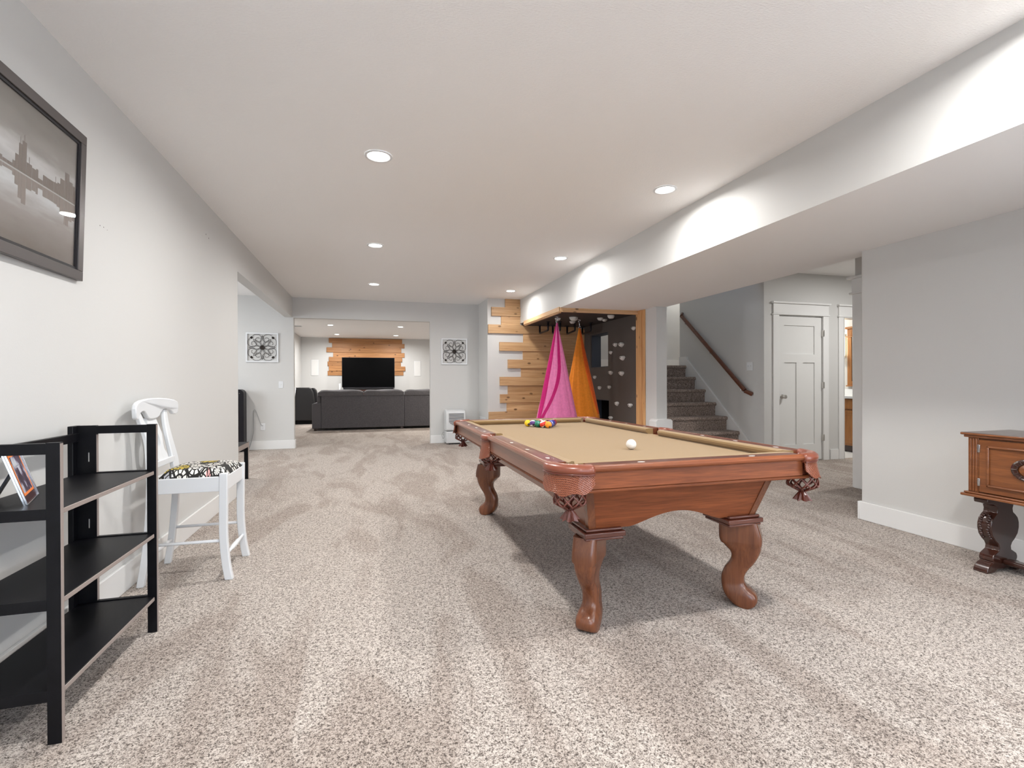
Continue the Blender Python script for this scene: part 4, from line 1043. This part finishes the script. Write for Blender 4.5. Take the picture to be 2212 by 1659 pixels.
plate('light_switch', 'double light switch on the staircase wall below the handrail top', 'light switch', 'x', (5.169, 5.84, 1.335), .118, .120, 2)

def wall_vent():
    T = thing('wall_vent', 'white return air grille low on the narrow wall beside the cedar boards', 'vent', (1.9695, 8.88, .27))
    x = 1.969; m = MB()
    for b in ((x-.008, x, 8.65, 8.67, .27, .49), (x-.008, x, 9.09, 9.11, .27, .49), (x-.008, x, 8.67, 9.09, .27, .29), (x-.008, x, 8.67, 9.09, .47, .49)): m.box(*b)
    m.obj('grille_frame', M_white, T, bevel=.002)
    m = MB()
    for k in range(20): y = 8.68+k*.0208; m.box(x-.005, x-.001, y, y+.008, .29, .47)
    m.obj('grille_slats', M_white, T)
    m = MB(); m.box(x-.001, x-.0002, 8.67, 9.09, .29, .47); m.obj('grille_back', M_grey, T)
wall_vent()
m = MB(); m.box(-1.98, -1.70, 13.72, 13.90, H-.008, H-.0005)
for k in range(6): m.box(-1.96, -1.72, 13.74+k*.025, 13.752+k*.025, H-.012, H-.008, 1)
tag(m.obj('ceiling_vent', [M_white, M_grey], None), 'small white ceiling vent at the left of the television room', 'vent')

# nail holes left in the wall paint
mk = pbr('nail_hole', (.10, .09, .085), .8)
m = MB()
for y, z, r_ in ((4.585, 2.338, .006), (4.655, 2.325, .006), (2.93, 1.905, .003), (2.965, 1.907, .003), (3.0, 1.903, .002)):
    m.lathe([(.0005, .0006), (r_, .0004), (r_, 0)], (XL, y, z), 8, axis='x')
struct(m.obj('trim_8', mk))

# ---------------------------------------------------------------- wrought iron wall squares
def wall_square(label, x0, x1, z0, z1):
    T = thing('metal_wall_art', label, 'wall art', ((x0+x1)/2, YB, z0), 'square scroll panels either side of the opening')
    cx, cz, hw, hh = (x0+x1)/2, (z0+z1)/2, (x1-x0)/2, (z1-z0)/2; yw = YB-.0005
    m = MB(); t = .024
    m.box(x0, x1, yw-.022, yw, z0, z0+t); m.box(x0, x1, yw-.022, yw, z1-t, z1); m.box(x0, x0+t, yw-.022, yw, z0+t, z1-t); m.box(x1-t, x1, yw-.022, yw, z0+t, z1-t)
    m.obj('frame', M_white, T, bevel=.002)
    m = MB(); s = min(hw, hh)-t; y = yw-.012; r = .0031
    P = lambda u, v: (cx+u*s, y, cz+v*s)
    for k in range(8):
        a = k*PI/4; L_ = .90 if k % 2 == 0 else .86; wd = .125
        for sg in (1, -1):
            pts = []
            for i in range(13):
                tt = i/12; rr = .12+(L_-.12)*tt; off = sg*wd*math.sin(PI*tt**.9)
                pts.append(P(rr*math.cos(a)-off*math.sin(a), rr*math.sin(a)+off*math.cos(a)))
            m.tube(pts, r, 6)
    for q in range(4):    # scrolls curling from each diagonal towards the axes
        for sg in (1, -1):
            a0 = PI/4+q*PI/2; ca = q*PI/2+(PI/2 if sg > 0 else 0); pts = []
            c0 = Vector((math.cos(ca)*.62-(-sg)*0, math.sin(ca)*.62)); tdir = Vector((math.cos(a0), math.sin(a0)))
            axis = Vector((math.cos(ca), math.sin(ca))); perp = (tdir-axis*tdir.dot(axis)).normalized()
            cen = axis*.66+perp*.36
            for i in range(26):
                tt = i/25; th = 2*PI*1.28*tt; rad_ = .31*(1-tt)**.75+.055; v = perp*math.cos(th*1+.55)*1+axis*math.sin(th+.55)
                cc = cen+(-perp*.06+axis*(-.02))*tt*2; p = cc+v*rad_; p = Vector((max(-.97, min(.97, p.x)), max(-.97, min(.97, p.y)))); pts.append(P(p.x, p.y))
            m.tube(pts, r, 6)
    for q in range(4):
        a = PI/4+q*PI/2
        for (rr, k) in ((1.0, .030), (1.09, .026), (1.045, .020)):
            for dd in (-.055, 0, .055):
                u, v = rr*math.cos(a)-dd*math.sin(a), rr*math.sin(a)+dd*math.cos(a); p = P(u, v); m.lathe([(.001, -.005), (.0075, -.003), (.0075, .003), (.001, .005)], p, 8, axis='y')
    m.obj('scrollwork', M_iron, T, smooth='full')
    m = MB(); m.lathe([(.036, 0), (.036, .004), (.028, .010), (.022, .008), (.014, .014), (.006, .012), (.001, .016)], (0, 0, 0), 20, axis='y'); m.v = [(cx+a_, y-.004-b_, cz+c_) for a_, b_, c_ in m.v]; m.obj('rosette', M_iron, T, smooth=True)
wall_square('scrolled black iron flower in a white frame, left of the opening', -2.008, -1.507, 1.475, 1.972)
wall_square('scrolled black iron flower in a white frame, right of the opening', 1.262, 1.747, 1.457, 1.942)

# ---------------------------------------------------------------- dehumidifier, tower, bench
def dehumidifier():
    x0, x1, yf, yb = 1.305, 1.660, 8.93, 9.19
    T = thing('dehumidifier', 'white portable dehumidifier standing beyond the far corner of the pool table', 'dehumidifier', ((x0+x1)/2, 9.06, 0))
    prof = [(yf+.02, .245), (yf, .265), (yf, .55), (yf+.03, .605), (yf+.09, .622), (yb-.02, .622), (yb, .60), (yb, .245)]
    m = MB(); m.prism(prof, 'x', x0, x1); m.obj('housing', M_appl, T, bevel=.012, seg=3)
    m = MB(); m.box(x0+.004, x1-.004, yf+.004, yb-.004, .02, .235); m.obj('water_bucket', M_appl, T, bevel=.014, seg=3)
    m = MB(); m.box(x0+.02, x1-.02, yf+.03, yb-.03, .232, .25); m.box(x0+.05, x1-.05, yf+.02, yf+.03, 0, .022); m.box(x0+.05, x1-.05, yb-.03, yb-.02, 0, .022); m.obj('gap_shadow', M_blackp, T)
    m = MB()
    for k in range(12):
        z = .335+k*.0195; ins = .05+.055*max(0, (4-k)/4)**2*1.6; m.box(x0+ins, x1-.030, yf-.0025, yf+.002, z, z+.0095)
    m.obj('grille', pbr('grille_dark', (.05, .05, .05), .6), T)
    m = MB(); m.tube(spline([(x0-.002, yb-.04, .20), (x0-.035, yb-.05, .20), (x0-.05, yb-.06, .15), (x0-.03, yb-.06, .09), (x0-.01, yb-.05, .12), (x0-.02, yb-.05, .17)], 6), .004, 6); m.obj('power_cord', M_grey, T, smooth='full')
dehumidifier()
def tower():
    x0, x1, yf, yb, h = -2.42, -1.995, 8.98, 9.18, 1.02
    T = thing('black_tower', 'tall black rounded appliance with a thin silver strip beyond the wall end', 'appliance', ((x0+x1)/2, 9.08, 0))
    pts = [(x0, .012), (x1, .012)]+[(x1-.07+.07*math.cos(math.radians(a)), h-.07+.07*math.sin(math.radians(a))) for a in (0, 25, 50, 75, 90)]+[(x0+.07+.07*math.cos(math.radians(a)), h-.07+.07*math.sin(math.radians(a))) for a in (90, 115, 140, 165, 180)]
    m = MB(); m.prism(pts, 'y', yf, yb); m.obj('body', M_blackp, T, bevel=.006, seg=3)
    m = MB(); m.box(-2.082, -2.074, yf-.003, yf, .42, .93); m.obj('silver_strip', M_steel, T)
    m = MB(); m.box(-2.10, -2.085, yf-.002, yf, .955, .961); m.box(-2.06, -2.052, yf-.002, yf, .952, .960); m.obj('indicator', M_steel, T)
    m = MB(); m.box(x0+.03, x1-.03, yf+.02, yb-.02, 0, .013); m.obj('base', M_blackp, T)
    m = MB(); m.tube(spline([(x1-.05, yb-.01, .05), (x1+.02, YB-.02, .012), (x1+.10, YB-.03, .30), (x1+.10, YB-.012, .62), (x1+.13, YB-.012, .66), (x1+.20, YB-.012, .45), (-1.757, YB-.014, .40)], 8), .004, 6); m.obj('power_cord', M_grey, T, smooth='full')
tower()
def bench():
    x0, x1, y0, y1, zt = -1.80, -1.385, 5.66, 6.48, .431
    T = thing('black_bench', 'low black bench in the alcove just past the wall end', 'bench', ((x0+x1)/2, (y0+y1)/2, 0))
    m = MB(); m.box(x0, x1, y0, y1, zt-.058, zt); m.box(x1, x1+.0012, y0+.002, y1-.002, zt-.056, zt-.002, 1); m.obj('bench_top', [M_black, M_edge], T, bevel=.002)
    for xx in (x0, x1-.042):
        for yy in (y0, y1-.052):
            m = MB(); m.box(xx, xx+.042, yy, yy+.05, 0, zt-.058)
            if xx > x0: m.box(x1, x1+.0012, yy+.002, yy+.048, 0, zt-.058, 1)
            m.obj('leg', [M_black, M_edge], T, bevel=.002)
bench()

# ---------------------------------------------------------------- television room
def tv_room():
    Y = 17.1
    rows = [(-1.30, 1.02, 2.575, 2.425), (-1.20, 1.10, 2.425, 2.275), (-1.37, .99, 2.275, 2.12), (-1.17, 1.10, 2.12, 1.965), (-1.30, 1.02, 1.965, 1.82), (-1.34, .98, 1.82, 1.665), (-1.30, 1.12, 1.665, 1.515), (-1.34, 1.06, 1.515, 1.365)]
    m = MB()
    for i, (a, b, z1, z0) in enumerate(rows): t = .022 if i % 2 else .040; m.box(a, b, Y-t, Y-.0005, z0, z1)
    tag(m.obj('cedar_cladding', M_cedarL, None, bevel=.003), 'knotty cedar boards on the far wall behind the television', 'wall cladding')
    for lb, a, b, z0, z1 in (('white flush wall speaker left of the television', -1.84, -1.62, 1.36, 1.87), ('white flush wall speaker right of the television', 1.42, 1.64, 1.34, 1.855)):
        T = thing('wall_speaker', lb, 'speaker', ((a+b)/2, Y, z0), 'flush wall speakers either side of the television')
        m = MB(); m.box(a, b, Y-.010, Y-.0005, z0, z1); m.obj('speaker_frame', M_white, T, bevel=.003)
        m = MB(); m.box(a+.012, b-.012, Y-.013, Y-.010, z0+.012, z1-.012); m.obj('speaker_grille', pbr('speaker_cloth', (.74, .74, .73), .9), T)
    # console, television, soundbar, router
    T = thing('media_console', 'dark console standing under the television behind the sofa', 'console', (-.08, 16.80, 0))
    box('top', (-1.0, .84, 16.55, 17.06, .86, .90), M_sbTop, T, .003); box('cabinet', (-.96, .80, 16.58, 17.05, .04, .86), M_sbD, T, .003); box('plinth', (-.92, .76, 16.62, 17.0, 0, .04), M_dark, T)
    T = thing('television', 'large black flat screen television on the console', 'television', (-.065, 16.86, .901))
    box('bezel', (-.89, .76, 16.82, 16.87, .955, 1.945), M_blackp, T, .004); box('screen', (-.875, .745, 16.817, 16.8195, .985, 1.93), M_screen, T)
    for xx in (-.6, .42): box('foot', (xx, xx+.05, 16.72, 16.92, .901, .957), M_blackp, T, .004)
    T = thing('soundbar', 'long black soundbar in front of the television foot', 'soundbar', (-.06, 16.68, .901))
    box('soundbar_body', (-.83, .70, 16.62, 16.70, .902, .965), M_blackp, T, .008); box('speaker_cloth', (-.78, .65, 16.616, 16.6195, .91, .958), cloth_mat('bar_cloth', (.015, .015, .016)), T)
    m = MB(); m.box(-.975, -.915, 16.62, 16.70, .901, 1.10); tag(m.obj('router', M_white, None, bevel=.008), 'slim white router standing left of the television', 'router')
    m = MB(); m.box(-.895, -.845, 16.60, 16.612, .901, .975); tag(m.obj('small_speaker', M_grey, None, bevel=.005), 'small grey box beside the white router', 'box')
    # sectional sofa seen from behind
    yb = 12.36; x0 = -1.33; x1 = 2.3
    T = thing('sectional_sofa', 'charcoal tweed sectional sofa seen from behind', 'sofa', (.48, 12.9, 0))
    for (a, b) in ((x0+.215, .783), (.788, x1)):
        m = MB(); m.box(a, b, yb, yb+.22, .055, .83); m.obj('back_panel', M_sofa, T, bevel=.012, seg=3)
    m = MB(); m.prism([(x0+.01, .055), (x0+.215, .055), (x0+.215, .655), (x0+.12, .655), (x0+.01, .635)], 'y', yb+.005, yb+.95); m.obj('arm', M_sofa, T, bevel=.02, seg=3)
    m = MB(); m.prism([(yb+.03, .60), (yb+.25, .60), (yb+.22, .90), (yb+.12, .88), (yb+.03, .80)], 'x', x0+.12, x0+.21); m.obj('wing', M_sofad, T, bevel=.02, seg=3)
    def pad(name, a, b, ya, ye, z0, z1, puff):
        nx, ny = 16, 8; m = MB(); top = []; bot = []; vs = []
        for s_ in (0, 1):
            for i in range(nx+1):
                for j in range(ny+1):
                    u, v = i/nx, j/ny; e = max(0, (1-(2*u-1)**8)*(1-(2*v-1)**4))**.5; z = (z1-puff+puff*e+.008*math.sin(u*9+v*4)) if s_ else z0+.02*(1-e)
                    vs.append((a+(b-a)*u, ya+(ye-ya)*v, z))
        fs = []; K = (nx+1)*(ny+1)
        for i in range(nx):
            for j in range(ny): q = i*(ny+1)+j; fs += [(q, q+1, q+ny+2, q+ny+1), (K+q, K+q+ny+1, K+q+ny+2, K+q+1)]
        per = [(i, 0) for i in range(nx+1)]+[(nx, j) for j in range(1, ny+1)]+[(i, ny) for i in range(nx-1, -1, -1)]+[(0, j) for j in range(ny-1, 0, -1)]
        for q in range(len(per)):
            A = per[q][0]*(ny+1)+per[q][1]; B_ = per[(q+1) % len(per)][0]*(ny+1)+per[(q+1) % len(per)][1]; fs.append((A, B_, B_+K, A+K))
        m.add(vs, fs); m.obj(name, M_sofad, T, smooth=True, ang=60)
    for (a, b) in ((x0+.15, -.17), (-.155, .775), (.795, 1.75)): pad('back_cushion', a, b, yb-.015, yb+.33, .80, .955, .055)
    for (a, b) in ((x0+.215, -.17), (-.165, .78), (.785, x1)): pad('seat_cushion', a, b, yb+.30, yb+.95, .42, .54, .03)
    box('base', (x0+.22, x1, yb+.22, yb+.93, .06, .42), M_sofa, T, .01)
    for xx in (x0+.05, .70, x1-.1):
        for yy in (yb+.05, yb+.85): box('leg', (xx, xx+.06, yy, yy+.06, 0, .062), M_sbD, T)
    # recliner
    T = thing('recliner', 'black leather recliner seen from behind, left of the sofa', 'armchair', (-1.78, 14.8, 0))
    m = MB(); m.prism([(-2.04, .10), (-1.47, .10), (-1.47, .60), (-1.50, .86), (-1.56, .985), (-1.60, 1.0), (-1.95, 1.0), (-2.04, .98)], 'y', 14.46, 14.66); m.obj('backrest', M_blackfab, T, bevel=.03, seg=4)
    m = MB(); m.prism([(-1.56, .99), (-1.50, .985), (-1.45, .93), (-1.42, .82), (-1.40, .60), (-1.40, .50), (-1.48, .50), (-1.50, .70), (-1.52, .88)], 'y', 14.58, 14.80); m.obj('side_wing', M_blackfab, T, bevel=.015, seg=3)
    box('seat', (-2.04, -1.47, 14.66, 15.25, .12, .46), M_blackfab, T, .03)
    for xx in (-2.09, -1.45): box('armrest', (xx, xx+.10, 14.62, 15.28, .10, .62), M_blackfab, T, .03)
    box('base', (-1.98, -1.52, 14.55, 15.15, .0, .10), M_dark, T)
    m = MB(); m.tube([(-2.035, 14.30, .46), (-2.00, 14.36, .50), (-1.985, 14.40, .70), (-1.955, 14.44, .98), (-1.985, 14.44, 1.02), (-2.03, 14.44, 1.02)], .022, 8)
    tag(m.obj('toy_stick', M_white, None, smooth='full'), 'white stick leaning against the black recliner', 'stick')
tv_room()

# ---------------------------------------------------------------- bathroom glimpse
def bathroom():
    T = thing('bathroom_vanity', 'oak bathroom vanity with a white top seen through the doorway', 'vanity', (7.52, 6.5, 0))
    box('countertop', (7.22, 7.795, 5.85, 7.30, .845, .885), M_white, T, .004); box('backsplash', (7.775, 7.795, 5.85, 7.30, .885, .99), M_white, T, .002)
    box('cabinet', (7.27, 7.79, 5.87, 7.28, .10, .845), M_oak, T, .002); box('toe_kick', (7.34, 7.79, 5.87, 7.28, 0, .10), M_sbD, T)
    for (a, b) in ((5.90, 6.28), (6.31, 6.78), (6.81, 7.25)):
        box('drawer', (7.25, 7.27, a, b, .68, .83), M_oak, T, .003)
        m = MB(); m.box(7.25, 7.27, a, b, .14, .655); d = m.obj('door', M_oak, T, bevel=.003)
        m = MB()
        for q in ((a+.05, b-.05, .19, .205), (a+.05, b-.05, .59, .605), (a+.05, a+.065, .19, .605), (b-.065, b-.05, .19, .605)): m.box(7.244, 7.25, *q)
        m.obj('panel_moulding', M_oak, d, bevel=.002)
        m = MB(); m.lathe([(.006, 0), (.006, .012), (.015, .018), (.013, .028), (.002, .031)], (0, 0, 0), 14, axis='x'); m.v = [(7.25-x, y+(b-.13 if a < 6 else b-.03), z+.59) for x, y, z in m.v]; m.obj('knob', M_chrome, d, smooth=True)
    T = thing('bathroom_mirror', 'oak framed mirror above the bathroom vanity', 'mirror', (7.79, 6.2, 1.03))
    m = MB(); m.box(7.765, 7.798, 6.455, 6.53, 1.05, 2.0); m.box(7.765, 7.798, 5.85, 5.92, 1.05, 2.0); m.box(7.765, 7.798, 5.92, 6.455, 1.05, 1.12); m.box(7.765, 7.798, 5.92, 6.455, 1.88, 2.0); m.box(7.75, 7.798, 5.83, 6.56, 2.0, 2.035); m.box(7.755, 7.798, 5.84, 6.55, 1.86, 1.875); m.box(7.755, 7.798, 5.84, 6.55, 1.03, 1.05)
    m.obj('mirror_frame', M_oak, T, bevel=.003); box('mirror_glass', (7.775, 7.78, 5.92, 6.455, 1.12, 1.86), pbr('mirror_glass', (.9, .9, .9), .02, 1), T)
    T = thing('wall_sconce', 'glowing cream glass wall sconce beside the bathroom mirror', 'wall light', (7.79, 6.62, 1.55))
    box('back_plate', (7.785, 7.798, 6.58, 6.66, 1.52, 1.92), M_chrome, T, .003)
    m = MB(); m.lathe([(.062, 1.56), (.064, 1.58), (.064, 1.86), (.062, 1.88)], (7.715, 6.62, 0), 24); m.obj('glass_shade', M_shade, T, smooth=True)
    m = MB()
    for z in (1.545, 1.885): m.box(7.70, 7.79, 6.61, 6.63, z-.006, z+.006)
    m.lathe([(.012, 1.52), (.012, 1.56)], (7.715, 6.62, 0), 12); m.lathe([(.012, 1.88), (.012, 1.92)], (7.715, 6.62, 0), 12); m.obj('bracket', M_chrome, T)
bathroom()
